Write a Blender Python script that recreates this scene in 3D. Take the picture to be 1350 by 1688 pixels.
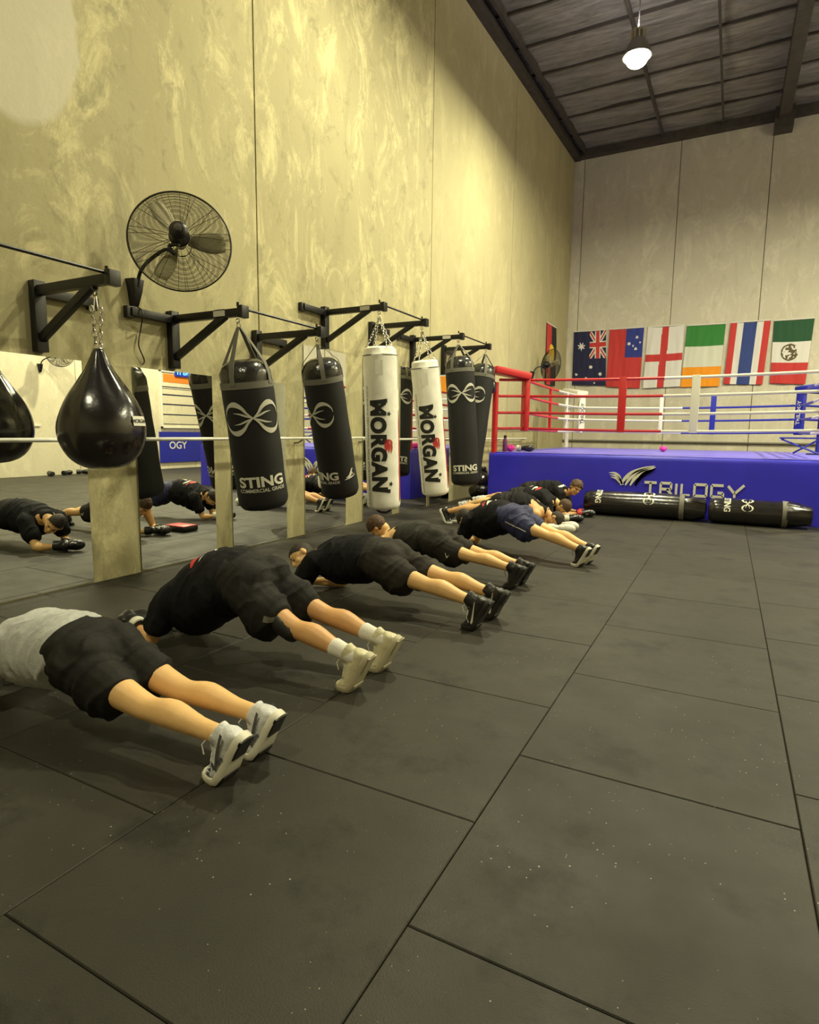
import bpy, bmesh, math, random
from mathutils import Vector, Matrix, noise
from mathutils.bvhtree import BVHTree

# ------------------------------------------------------------------ clear
for o in list(bpy.data.objects):
    bpy.data.objects.remove(o)
sc = bpy.context.scene
COL = sc.collection
PI = math.pi
random.seed(7)

# ------------------------------------------------------------------ camera
cam_d = bpy.data.cameras.new('camera')
cam = bpy.data.objects.new('camera', cam_d)
COL.objects.link(cam)
r_ = Vector((0.88404886, 0.46724392, 0.01186287))
d_ = Vector((0.07126057, -0.10965759, -0.99141169))
f_ = Vector((-0.46193023, 0.87730174, -0.13023873))
m = Matrix.Identity(4)
for i in range(3):
    m[i][0] = r_[i]; m[i][1] = -d_[i]; m[i][2] = -f_[i]
m[0][3], m[1][3], m[2][3] = 4.84, 0.0, 1.334
cam.matrix_world = m
cam_d.sensor_fit = 'HORIZONTAL'; cam_d.sensor_width = 36
cam_d.lens = 36 * 987.06 / 1350
cam_d.clip_start = 0.05; cam_d.clip_end = 200
sc.camera = cam

# ------------------------------------------------------------------ world, view, light levels
w = bpy.data.worlds.new('world'); sc.world = w; w.use_nodes = True
w.node_tree.nodes['Background'].inputs[0].default_value = (0.9, 0.85, 0.7, 1)
w.node_tree.nodes['Background'].inputs[1].default_value = 0.02
sc.view_settings.view_transform = 'Standard'
sc.view_settings.look = 'None'
sc.view_settings.gamma = 1
sc.view_settings.exposure = 0.0
LAMP_COL = (1.0, 0.935, 0.60)
# hanging bay lamps: x, y, z, watts (first one is in view)
LAMPS = [(2.94, 12.0, 7.95, 490), (2.95, 6.6, 7.95, 385), (3.0, -1.5, 7.9, 260), (9.6, 13.5, 7.95, 980), (9.6, 8.0, 7.95, 520)]

# ------------------------------------------------------------------ materials
def mat(name, col, rough=0.6, metal=0.0, spec=0.5, nscale=0, namt=0.0, bump=0.0, bscale=60, coat=0.0, emit=None, es=0, sheen=0.0, sss=0):
    M = bpy.data.materials.new(name); M.use_nodes = True
    nt = M.node_tree; N = nt.nodes; L = nt.links
    b = N['Principled BSDF']
    b.inputs['Base Color'].default_value = (*col, 1)
    b.inputs['Roughness'].default_value = rough
    b.inputs['Metallic'].default_value = metal
    b.inputs['Specular IOR Level'].default_value = spec
    b.inputs['Coat Weight'].default_value = coat
    b.inputs['Sheen Weight'].default_value = sheen
    if sss:
        b.inputs['Subsurface Weight'].default_value = sss
        b.inputs['Subsurface Radius'].default_value = (0.02, 0.008, 0.004)
    if emit:
        b.inputs['Emission Color'].default_value = (*emit, 1); b.inputs['Emission Strength'].default_value = es
    tc = N.new('ShaderNodeTexCoord')
    if namt:
        n = N.new('ShaderNodeTexNoise'); n.inputs['Scale'].default_value = nscale; n.inputs['Detail'].default_value = 5
        L.new(tc.outputs['Object'], n.inputs['Vector'])
        mx = N.new('ShaderNodeMix'); mx.data_type = 'RGBA'
        mx.inputs['A'].default_value = (*[c * (1 - namt) for c in col], 1)
        mx.inputs['B'].default_value = (*[min(1, c * (1 + namt)) for c in col], 1)
        mr = N.new('ShaderNodeMapRange'); mr.inputs['From Min'].default_value = .3; mr.inputs['From Max'].default_value = .7
        L.new(n.outputs['Fac'], mr.inputs['Value'])
        L.new(mr.outputs['Result'], mx.inputs['Factor']); L.new(mx.outputs['Result'], b.inputs['Base Color'])
    if bump:
        n2 = N.new('ShaderNodeTexNoise'); n2.inputs['Scale'].default_value = bscale; n2.inputs['Detail'].default_value = 3
        L.new(tc.outputs['Object'], n2.inputs['Vector'])
        bp = N.new('ShaderNodeBump'); bp.inputs['Strength'].default_value = bump; bp.inputs['Distance'].default_value = 0.01
        L.new(n2.outputs['Fac'], bp.inputs['Height']); L.new(bp.outputs['Normal'], b.inputs['Normal'])
    return M

def concrete(name, base, warm, patch=False, k=1.0):
    """weathered tilt-up concrete: cloudy tone, pale efflorescence, dark run marks"""
    M = bpy.data.materials.new(name); M.use_nodes = True
    nt = M.node_tree; N = nt.nodes; L = nt.links; b = N['Principled BSDF']
    b.inputs['Roughness'].default_value = 0.85
    tc = N.new('ShaderNodeTexCoord')
    def noise_(scale, detail, sx=(1, 1, 1), rough=0.6, dist=0.0):
        mp = N.new('ShaderNodeMapping'); mp.inputs['Scale'].default_value = sx
        L.new(tc.outputs['Object'], mp.inputs['Vector'])
        n = N.new('ShaderNodeTexNoise'); n.inputs['Scale'].default_value = scale; n.inputs['Detail'].default_value = detail
        n.inputs['Roughness'].default_value = rough; n.inputs['Distortion'].default_value = dist
        L.new(mp.outputs[0], n.inputs['Vector']); return n.outputs['Fac']
    def ramp(fac, lo, hi):
        mr = N.new('ShaderNodeMapRange'); mr.inputs['From Min'].default_value = lo; mr.inputs['From Max'].default_value = hi
        L.new(fac, mr.inputs['Value']); return mr.outputs['Result']
    def mix(fac, a, bb, mult=1.0):
        mx = N.new('ShaderNodeMix'); mx.data_type = 'RGBA'
        if mult != 1.0:
            mm = N.new('ShaderNodeMath'); mm.operation = 'MULTIPLY'; mm.inputs[1].default_value = mult
            L.new(fac, mm.inputs[0]); fac = mm.outputs[0]
        L.new(fac, mx.inputs['Factor'])
        for key, v in (('A', a), ('B', bb)):
            if isinstance(v, tuple): mx.inputs[key].default_value = (*v, 1)
            else: L.new(v, mx.inputs[key])
        return mx.outputs['Result']
    sp_ = N.new('ShaderNodeSeparateXYZ'); L.new(tc.outputs['Object'], sp_.inputs[0])
    ms = N.new('ShaderNodeMapRange'); ms.inputs['From Min'].default_value = 9.89; ms.inputs['From Max'].default_value = 9.91
    ms.inputs['To Min'].default_value = k; ms.inputs['To Max'].default_value = k*(.35 if patch else 1); L.new(sp_.outputs['Y'], ms.inputs['Value'])
    def masked(f):
        q = N.new('ShaderNodeMath'); q.operation = 'MULTIPLY'; L.new(f, q.inputs[0]); L.new(ms.outputs['Result'], q.inputs[1]); return q.outputs[0]
    c = mix(ramp(noise_(0.55, 5, (1, 1, .6)), .35, .65), base, warm)
    c = mix(masked(ramp(noise_(1.9, 12, (1, 1, .5), .78, .9), .50, .62)), c, tuple(min(1, v * 1.5) for v in base), .85)
    c = mix(masked(ramp(noise_(3.6, 12, (1, 1, .7), .78, .5), .53, .62)), c, tuple(v * .58 for v in base), .6)
    c = mix(masked(ramp(noise_(1.1, 9, (1.6, 1.6, .25), .7, .5), .54, .68)), c, tuple(v * .62 for v in warm), .45)
    c = mix(ramp(noise_(45, 4), .35, .7), c, tuple(v * .72 for v in base), .22)
    if patch:
        sep = N.new('ShaderNodeSeparateXYZ'); L.new(tc.outputs['Object'], sep.inputs[0])
        # smooth render patch high on the first panel with a rounded lower end
        def mth(op, a, bv):
            k = N.new('ShaderNodeMath'); k.operation = op
            for i, v in enumerate((a, bv)):
                if isinstance(v, (int, float)): k.inputs[i].default_value = v
                elif v is not None: L.new(v, k.inputs[i])
            return k.outputs[0]
        wob = noise_(2.5, 3)
        y = mth('ADD', sep.outputs['Y'], mth('MULTIPLY', mth('SUBTRACT', wob, .5), .25))
        dy = mth('DIVIDE', mth('SUBTRACT', y, 2.86), .5)
        dz = mth('DIVIDE', mth('MAXIMUM', mth('SUBTRACT', 4.35, sep.outputs['Z']), 0.0), .75)
        rr = mth('ADD', mth('MULTIPLY', dy, dy), mth('MULTIPLY', dz, dz))
        mr = N.new('ShaderNodeMapRange'); mr.inputs['From Min'].default_value = 1.08; mr.inputs['From Max'].default_value = .9
        L.new(rr, mr.inputs['Value'])
        c = mix(mr.outputs['Result'], c, (0.6, 0.56, 0.44), .8)
    L.new(c, b.inputs['Base Color'])
    bp = N.new('ShaderNodeBump'); bp.inputs['Strength'].default_value = .35; bp.inputs['Distance'].default_value = .01
    L.new(noise_(14, 6), bp.inputs['Height']); L.new(bp.outputs['Normal'], b.inputs['Normal'])
    return M

def rubber(name):
    M = bpy.data.materials.new(name); M.use_nodes = True
    nt = M.node_tree; N = nt.nodes; L = nt.links; b = N['Principled BSDF']
    tc = N.new('ShaderNodeTexCoord'); geo = N.new('ShaderNodeNewGeometry')
    def nz(scale, det=4, rough=.6):
        n = N.new('ShaderNodeTexNoise'); n.inputs['Scale'].default_value = scale; n.inputs['Detail'].default_value = det; n.inputs['Roughness'].default_value = rough
        L.new(tc.outputs['Object'], n.inputs['Vector']); return n.outputs['Fac']
    def mr(f, a, bb, c=0, d=1):
        k = N.new('ShaderNodeMapRange'); k.inputs['From Min'].default_value = a; k.inputs['From Max'].default_value = bb
        k.inputs['To Min'].default_value = c; k.inputs['To Max'].default_value = d; L.new(f, k.inputs['Value']); return k.outputs['Result']
    def mix(f, a, bb):
        k = N.new('ShaderNodeMix'); k.data_type = 'RGBA'; L.new(f, k.inputs['Factor'])
        for key, v in (('A', a), ('B', bb)):
            if isinstance(v, tuple): k.inputs[key].default_value = (*v, 1)
            else: L.new(v, k.inputs[key])
        return k.outputs['Result']
    c = mix(mr(nz(1.3, 5), .35, .65), (0.020, 0.0185, 0.015), (0.036, 0.0335, 0.027))
    c = mix(mr(geo.outputs['Random Per Island'], 0, 1, 0, .35), c, (0.050, 0.046, 0.037))
    c = mix(mr(nz(2.6, 7, .7), .52, .66, 0, .85), c, (0.009, 0.0085, 0.007))     # scuffed dark smears
    c = mix(mr(nz(260, 2), .5, .8, 0, .5), c, (0.035, 0.033, 0.027))
    # pale rubber flecks, denser in worn spots
    v = N.new('ShaderNodeTexVoronoi'); v.inputs['Scale'].default_value = 48; L.new(tc.outputs['Object'], v.inputs['Vector'])
    sz = mr(nz(1.9, 3), .42, .68, .045, .15)
    rnd = N.new('ShaderNodeSeparateColor'); L.new(v.outputs['Color'], rnd.inputs[0])
    gt = N.new('ShaderNodeMath'); gt.operation = 'GREATER_THAN'; gt.inputs[1].default_value = .80; L.new(rnd.outputs[0], gt.inputs[0])
    lt = N.new('ShaderNodeMath'); lt.operation = 'LESS_THAN'; L.new(v.outputs['Distance'], lt.inputs[0]); L.new(sz, lt.inputs[1])
    ml = N.new('ShaderNodeMath'); ml.operation = 'MULTIPLY'; L.new(gt.outputs[0], ml.inputs[0]); L.new(lt.outputs[0], ml.inputs[1])
    c = mix(ml.outputs[0], c, (0.34, 0.33, 0.27))
    L.new(c, b.inputs['Base Color'])
    L.new(mr(nz(3, 4), .3, .7, .50, .64), b.inputs['Roughness'])
    b.inputs['Specular IOR Level'].default_value = .32
    bp = N.new('ShaderNodeBump'); bp.inputs['Strength'].default_value = .35; bp.inputs['Distance'].default_value = .004
    L.new(nz(170, 3), bp.inputs['Height']); L.new(bp.outputs['Normal'], b.inputs['Normal'])
    return M

def foil(name):
    M = bpy.data.materials.new(name); M.use_nodes = True
    nt = M.node_tree; N = nt.nodes; L = nt.links; b = N['Principled BSDF']
    b.inputs['Metallic'].default_value = .45; b.inputs['Roughness'].default_value = .36
    tc = N.new('ShaderNodeTexCoord')
    mp = N.new('ShaderNodeMapping'); mp.inputs['Scale'].default_value = (.6, 3.2, 1); L.new(tc.outputs['Object'], mp.inputs[0])
    n = N.new('ShaderNodeTexNoise'); n.inputs['Scale'].default_value = 2.2; n.inputs['Detail'].default_value = 8; n.inputs['Roughness'].default_value = .7; n.inputs['Distortion'].default_value = .6
    L.new(mp.outputs[0], n.inputs['Vector'])
    r = N.new('ShaderNodeMapRange'); r.inputs['From Min'].default_value = .35; r.inputs['From Max'].default_value = .7; L.new(n.outputs['Fac'], r.inputs['Value'])
    mx = N.new('ShaderNodeMix'); mx.data_type = 'RGBA'; L.new(r.outputs['Result'], mx.inputs['Factor'])
    mx.inputs['A'].default_value = (.36, .34, .34, 1); mx.inputs['B'].default_value = (.85, .82, .82, 1)
    L.new(mx.outputs['Result'], b.inputs['Base Color'])
    w1 = N.new('ShaderNodeTexNoise'); w1.inputs['Scale'].default_value = 5; w1.inputs['Detail'].default_value = 10; w1.inputs['Roughness'].default_value = .75; w1.inputs['Distortion'].default_value = 1.2
    L.new(mp.outputs[0], w1.inputs['Vector'])
    bp = N.new('ShaderNodeBump'); bp.inputs['Strength'].default_value = 1; bp.inputs['Distance'].default_value = .35
    L.new(w1.outputs['Fac'], bp.inputs['Height']); L.new(bp.outputs['Normal'], b.inputs['Normal'])
    return M

M_ = dict(
    wall=concrete('concrete_wall', (0.45, 0.41, 0.235), (0.39, 0.35, 0.20), True),
    back=concrete('concrete_back', (0.58, 0.55, 0.455), (0.53, 0.50, 0.415), k=.45),
    far=concrete('concrete_far', (0.66, 0.61, 0.45), (0.62, 0.57, 0.42), k=.4),
    joint=mat('joint_sealant', (0.30, 0.27, 0.18), .9),
    rubber=rubber('rubber_mat'), under=mat('slab', (0.015, 0.015, 0.013), .95),
    foil=foil('foil_insulation'),
    dsteel=mat('dark_steel', (0.07, 0.062, 0.055), .6, .3, nscale=6, namt=.25),
    batten=mat('pale_batten', (0.42, 0.38, 0.31), .6),
    black=mat('black_powdercoat', (0.010, 0.010, 0.011), .38, .2, bump=.05, bscale=200),
    mirror=mat('mirror_glass', (0.90, 0.91, 0.87), .0, 1.0),
    mirback=mat('mirror_edge', (0.10, 0.14, 0.12), .3),
    white=mat('white_paint', (0.75, 0.74, 0.66), .4),
    chrome=mat('chrome', (0.72, 0.70, 0.64), .22, 1.0),
    leather=mat('black_glossy_leather', (0.012, 0.010, 0.011), .22, 0, .6, bump=.18, bscale=18, coat=.35),
    vinyl=mat('black_vinyl', (0.016, 0.016, 0.017), .24, 0, .6, bump=.9, bscale=16, coat=.3),
    canvasb=mat('black_canvas', (0.013, 0.013, 0.014), .68, 0, .35, bump=.12, bscale=9),
    web=mat('grey_webbing', (0.16, 0.155, 0.13), .75, bump=.2, bscale=300),
    wbag=mat('white_bag_vinyl', (0.88, 0.87, 0.80), .45, 0, .4, nscale=7, namt=.06, bump=.5, bscale=9),
    print=mat('white_print', (0.72, 0.71, 0.62), .6),
    silver=mat('silver_print', (0.58, 0.57, 0.50), .5),
    ink=mat('black_print', (0.012, 0.012, 0.012), .5),
    red=mat('red_vinyl', (0.55, 0.02, 0.025), .4, bump=.1),
    redp=mat('red_print', (0.50, 0.03, 0.03), .6),
    wvinyl=mat('white_vinyl', (0.74, 0.73, 0.66), .42),
    blue=mat('blue_vinyl', (0.034, 0.028, 0.60), .42, 0, .5, nscale=1.4, namt=.14, bump=.35, bscale=2.2),
    bluetop=mat('blue_canvas', (0.15, 0.13, 0.72), .38, 0, .6, nscale=2, namt=.15),
    bluep=mat('blue_pad', (0.015, 0.022, 0.34), .4),
    pink=mat('pink_vinyl', (0.75, 0.03, 0.35), .4), purple=mat('purple_vinyl', (0.16, 0.03, 0.14), .5),
    orange=mat('orange_print', (0.75, 0.20, 0.02), .6),
    skin=mat('skin_fair', (0.80, 0.50, 0.22), .48, 0, .4, nscale=7, namt=.10, bump=.06, bscale=90, sss=.08),
    skin2=mat('skin_tan', (0.66, 0.37, 0.16), .48, 0, .4, nscale=7, namt=.10, bump=.06, bscale=90, sss=.08),
    hair_b=mat('brown_hair', (0.085, 0.045, 0.02), .65, nscale=60, namt=.6, bump=.8, bscale=110),
    hair_d=mat('dark_hair', (0.022, 0.014, 0.010), .65, nscale=60, namt=.5, bump=.6, bscale=110),
    grey=mat('grey_tee', (0.42, 0.43, 0.43), .85, nscale=40, namt=.12, bump=.25, bscale=160, sheen=.2),
    tee=mat('black_tee', (0.0065, 0.0068, 0.0085), .85, bump=.2, bscale=60, spec=.25),
    tee2=mat('faded_black_tee', (0.012, 0.012, 0.011), .85, bump=.2, bscale=60, spec=.25),
    short=mat('black_shorts', (0.0125, 0.012, 0.0115), .75, bump=.2, bscale=50, spec=.25),
    short2=mat('charcoal_shorts', (0.026, 0.023, 0.020), .8, bump=.2, bscale=50, spec=.25),
    navy=mat('navy_shorts', (0.018, 0.022, 0.085), .7, bump=.2, bscale=50),
    tank=mat('olive_tank', (0.022, 0.021, 0.016), .85, bump=.2, bscale=60),
    sock=mat('white_sock', (0.72, 0.71, 0.66), .9, bump=.3, bscale=120),
    shoe_w=mat('white_mesh_shoe', (0.62, 0.63, 0.66), .6, nscale=20, namt=.18, bump=.3, bscale=110),
    shoe_c=mat('cream_shoe', (0.60, 0.56, 0.38), .5, nscale=10, namt=.1, bump=.15, bscale=60),
    shoe_k=mat('black_shoe', (0.016, 0.016, 0.017), .42, bump=.25, bscale=60),
    sole_w=mat('white_sole', (0.66, 0.64, 0.54), .5), sole_c=mat('cream_sole', (0.44, 0.40, 0.28), .6), sole_k=mat('black_sole', (0.015, 0.015, 0.013), .6),
    grey_d=mat('dark_grey_overlay', (0.075, 0.08, 0.09), .5),
    glove=mat('black_glove', (0.012, 0.012, 0.014), .34, bump=.2, bscale=30, coat=.2),
    glovew=mat('white_glove', (0.66, 0.65, 0.58), .42, bump=.2, bscale=30),
    eye=mat('eye', (0.03, 0.018, 0.012), .35),
    glow=mat('lamp_globe', (1, 1, .9), .3, emit=(1.0, .97, .72), es=26),
    lampm=mat('lamp_housing', (0.20, 0.19, 0.17), .4, .6),
    led=mat('led_digits', (.1, .3, 1), .4, emit=(.05, .28, 1.0), es=5), timer=mat('timer_case', (0.01, .02, .08), .4, emit=(0.0, .03, .35), es=1.0),
    blade=mat('fan_blade', (0.52, 0.48, 0.30), .6, .2), wire=mat('fan_wire', (0.045, 0.040, 0.030), .5, .4),
    f_navy=mat('flag_navy', (0.010, 0.012, 0.055), .8), f_red=mat('flag_red', (0.50, 0.035, 0.035), .8), f_white=mat('flag_white', (0.66, 0.65, 0.64), .8),
    f_blue=mat('flag_blue', (0.02, 0.035, 0.24), .8), f_green=mat('flag_green', (0.03, 0.20, 0.035), .8), f_orange=mat('flag_orange', (0.82, 0.30, 0.01), .8),
    f_dgreen=mat('flag_dark_green', (0.012, 0.075, 0.03), .8), f_brown=mat('flag_brown', (0.10, 0.08, 0.035), .8), f_black=mat('flag_black', (0.012, 0.012, 0.012), .8),
    f_yellow=mat('flag_yellow', (0.75, 0.5, 0.03), .8), f_thai=mat('flag_thai_blue', (0.025, 0.05, 0.22), .8), f_cream=mat('flag_cream', (0.62, 0.64, 0.56), .8),
)

# ------------------------------------------------------------------ mesh helpers
class MB:
    def __init__(s): s.v = []; s.f = []; s.mi = []
    def add(s, vs, fs, mi=0):
        b = len(s.v); s.v += [Vector(v) for v in vs]; s.f += [tuple(i + b for i in f) for f in fs]; s.mi += [mi] * len(fs); return s
    def box(s, a, b, mi=0, M=None):
        x0, y0, z0 = a; x1, y1, z1 = b
        vs = [Vector(p) for p in ((x0,y0,z0),(x1,y0,z0),(x1,y1,z0),(x0,y1,z0),(x0,y0,z1),(x1,y0,z1),(x1,y1,z1),(x0,y1,z1))]
        if M: vs = [M @ v for v in vs]
        return s.add(vs, [(0,3,2,1),(4,5,6,7),(0,1,5,4),(1,2,6,5),(2,3,7,6),(3,0,4,7)], mi)
    def bar(s, p, q, w_, h=None, up=(0, 0, 1), mi=0):
        """square bar between two points"""
        p = Vector(p); q = Vector(q); h = h or w_; t = (q - p).normalized(); u = Vector(up)
        if abs(t.dot(u)) > .98: u = Vector((1, 0, 0))
        sd = t.cross(u).normalized(); u = sd.cross(t).normalized()
        vs = []
        for c in (p, q):
            for a, b in ((-1,-1),(1,-1),(1,1),(-1,1)): vs.append(c + sd * a * w_ / 2 + u * b * h / 2)
        return s.add(vs, [(0,3,2,1),(4,5,6,7),(0,1,5,4),(1,2,6,5),(2,3,7,6),(3,0,4,7)], mi)
    def tube(s, pts, rad, seg=10, mi=0, closed=False, cap=True):
        pts = [Vector(p) for p in pts]; n = len(pts)
        rs = rad if isinstance(rad, (list, tuple)) else [rad] * n
        ups = None; rings = []
        for i, p in enumerate(pts):
            if closed: t = (pts[(i + 1) % n] - pts[i - 1]).normalized()
            else: t = (pts[min(i + 1, n - 1)] - pts[max(i - 1, 0)]).normalized()
            if ups is None:
                ups = Vector((0, 0, 1)) if abs(t.z) < .9 else Vector((1, 0, 0))
            sd = t.cross(ups)
            if sd.length < 1e-6: sd = t.orthogonal()
            sd.normalize(); ups = sd.cross(t).normalized()
            rings.append([p + (sd * math.cos(a) + ups * math.sin(a)) * rs[i] for a in [2 * PI * k / seg for k in range(seg)]])
        vs = [v for r in rings for v in r]; fs = []
        for i in range(n if closed else n - 1):
            j = (i + 1) % n
            for k in range(seg):
                k2 = (k + 1) % seg; fs.append((i*seg+k, i*seg+k2, j*seg+k2, j*seg+k))
        if not closed and cap:
            fs.append(tuple(range(seg))[::-1]); fs.append(tuple((n-1)*seg + k for k in range(seg)))
        return s.add(vs, fs, mi)
    def lathe(s, prof, seg=32, M=None, mi=0, cap=True):
        """prof: (r, z) from one end to the other, round z"""
        vs = []; fs = []; n = len(prof)
        for r, z in prof:
            for k in range(seg):
                a = 2 * PI * k / seg; v = Vector((r * math.cos(a), r * math.sin(a), z)); vs.append(M @ v if M else v)
        for i in range(n - 1):
            for k in range(seg):
                k2 = (k + 1) % seg; fs.append((i*seg+k, i*seg+k2, (i+1)*seg+k2, (i+1)*seg+k))
        if cap: fs.append(tuple(range(seg))[::-1]); fs.append(tuple((n-1)*seg+k for k in range(seg)))
        return s.add(vs, fs, mi)
    def torus(s, c, R, r, nrm=(0, 0, 1), seg=14, s2=6, sx=1, mi=0, rx=None):
        n = Vector(nrm).normalized(); a = Vector(rx).normalized() if rx else n.orthogonal().normalized(); b = n.cross(a)
        pts = [Vector(c) + a * math.cos(t) * R * sx + b * math.sin(t) * R for t in [2*PI*k/seg for k in range(seg)]]
        return s.tube(pts, r, s2, mi, closed=True)
    def ell(s, c, r, ax=None, seg=20, rings=12, mi=0):
        """ellipsoid; ax = three axis vectors"""
        c = Vector(c); ax = [Vector(a) for a in (ax or ((1,0,0),(0,1,0),(0,0,1)))]
        vs = [c + ax[2] * r[2]]; fs = []
        for i in range(1, rings):
            th = PI * i / rings
            for k in range(seg):
                ph = 2*PI*k/seg
                vs.append(c + ax[0]*r[0]*math.sin(th)*math.cos(ph) + ax[1]*r[1]*math.sin(th)*math.sin(ph) + ax[2]*r[2]*math.cos(th))
        vs.append(c - ax[2]*r[2]); last = len(vs) - 1
        for k in range(seg):
            k2 = (k+1) % seg; fs.append((0, 1+k, 1+k2)); fs.append((last, 1+(rings-2)*seg+k2, 1+(rings-2)*seg+k))
        for i in range(rings - 2):
            for k in range(seg):
                k2 = (k+1) % seg; fs.append((1+i*seg+k, 1+(i+1)*seg+k, 1+(i+1)*seg+k2, 1+i*seg+k2))
        return s.add(vs, fs, mi)
    def loft(s, secs, seg=20, mi=0, sub=3, flat=False):
        """secs: (centre, half-width, half-height, side vector, up vector) smooth elliptical body with rounded ends"""
        S = []
        for i in range(len(secs) - 1):
            p0 = secs[max(i-1,0)]; p1 = secs[i]; p2 = secs[i+1]; p3 = secs[min(i+2,len(secs)-1)]
            for k in range(sub):
                t = k / sub
                def cr(a, b, c, d): return .5*((2*b) + (c-a)*t + (2*a-5*b+4*c-d)*t*t + (3*b-a-3*c+d)*t**3)
                S.append((cr(Vector(p0[0]),Vector(p1[0]),Vector(p2[0]),Vector(p3[0])), max(.004,cr(p0[1],p1[1],p2[1],p3[1])), max(.004,cr(p0[2],p1[2],p2[2],p3[2])),
                          Vector(p1[3]).lerp(Vector(p2[3]), t).normalized(), Vector(p1[4]).lerp(Vector(p2[4]), t).normalized()))
        l = secs[-1]; S.append((Vector(l[0]), l[1], l[2], Vector(l[3]), Vector(l[4])))
        def capring(e, nx, sg):
            t = (e[0] - nx[0]).normalized(); out = []
            for a in ((35, 70) if not flat else (80,)):
                k = math.cos(math.radians(a)); d = math.sin(math.radians(a)) * min(e[1], e[2]) * (.8 if not flat else .12)
                out.append((e[0] + t*d, e[1]*k, e[2]*k, e[3], e[4]))
            return out
        A = capring(S[0], S[1], -1)[::-1]; B = capring(S[-1], S[-2], 1)
        S = A + S + B
        vs = []; fs = []
        for c, a, b, sd, up in S:
            for k in range(seg):
                t = 2*PI*k/seg; vs.append(c + sd*a*math.cos(t) + up*b*math.sin(t))
        n = len(S)
        for i in range(n-1):
            for k in range(seg):
                k2 = (k+1) % seg; fs.append((i*seg+k, i*seg+k2, (i+1)*seg+k2, (i+1)*seg+k))
        fs.append(tuple(range(seg))[::-1]); fs.append(tuple((n-1)*seg+k for k in range(seg)))
        return s.add(vs, fs, mi)
    def limb(s, pts, rs, seg=16):
        """round limb through points"""
        pts = [Vector(p) for p in pts]; sec = []
        for i, p in enumerate(pts):
            t = (pts[min(i+1,len(pts)-1)] - pts[max(i-1,0)]).normalized()
            sd = t.cross(Vector((0,0,1)))
            if sd.length < .2: sd = t.cross(Vector((0,1,0)))
            sd.normalize(); up = sd.cross(t).normalized()
            if sec and sd.dot(sec[-1][3]) < 0: sd = -sd
            if sec and up.dot(sec[-1][4]) < 0: up = -up
            r = rs[i]; r = r if isinstance(r, tuple) else (r, r)
            sec.append((p, r[0], r[1], sd, up))
        return s.loft(sec, seg)
    def build(s, name, mats, parent=None, smooth=True, bevel=0, angle=None):
        me = bpy.data.meshes.new(name); me.from_pydata([tuple(v) for v in s.v], [], s.f)
        mats = mats if isinstance(mats, (list, tuple)) else [mats]
        for mm in mats: me.materials.append(mm)
        for p, i in zip(me.polygons, s.mi): p.material_index = i
        bm = bmesh.new(); bm.from_mesh(me); bmesh.ops.recalc_face_normals(bm, faces=bm.faces)
        if bevel:
            bmesh.ops.bevel(bm, geom=[e for e in bm.edges if len(e.link_faces) == 2 and e.calc_face_angle(0) > .6], offset=bevel, segments=2, affect='EDGES', profile=.6)
        bm.to_mesh(me); bm.free()
        if smooth:
            me.polygons.foreach_set('use_smooth', [True]*len(me.polygons))
            me.set_sharp_from_angle(angle=math.radians(angle or 42))
        return link(name, me, parent)

def link(name, me, parent=None):
    o = bpy.data.objects.new(name, me); COL.objects.link(o)
    if parent is not None: o.parent = parent
    return o
def thing(name, label, cat, loc=(0,0,0), group=None, mesh=None):
    o = bpy.data.objects.new(name, mesh); COL.objects.link(o); o.location = loc
    o['label'] = label; o['category'] = cat
    if group: o['group'] = group
    return o
def tag(o, label, cat, group=None):
    o['label'] = label; o['category'] = cat
    if group: o['group'] = group
    return o
def struct(o): o['kind'] = 'structure'; return o

def fuse(name, mb, mats, parent=None, voxel=.01, smooth=4, disp=None):
    """one continuous surface out of overlapping closed shapes"""
    me = bpy.data.meshes.new('tmp'); me.from_pydata([tuple(v) for v in mb.v], [], mb.f)
    bm = bmesh.new(); bm.from_mesh(me); bmesh.ops.recalc_face_normals(bm, faces=bm.faces); bm.to_mesh(me); bm.free()
    o = bpy.data.objects.new('tmp', me); COL.objects.link(o)
    md = o.modifiers.new('r', 'REMESH'); md.mode = 'VOXEL'; md.voxel_size = voxel; md.adaptivity = 0
    if smooth:
        ms = o.modifiers.new('s', 'SMOOTH'); ms.factor = .5; ms.iterations = smooth
    dg = bpy.context.evaluated_depsgraph_get(); dg.update()
    out = bpy.data.meshes.new_from_object(o.evaluated_get(dg), depsgraph=dg); out.name = name
    bpy.data.objects.remove(o)
    out.materials.clear()
    for mm in (mats if isinstance(mats, (list, tuple)) else [mats]): out.materials.append(mm)
    if disp:
        co = [v.co.copy() for v in out.vertices]; nr = [v.normal.copy() for v in out.vertices]
        for v, c, n in zip(out.vertices, co, nr): v.co = c + n * disp(c, n)
    out.polygons.foreach_set('use_smooth', [True]*len(out.polygons))
    return link(name, out, parent)

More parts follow.
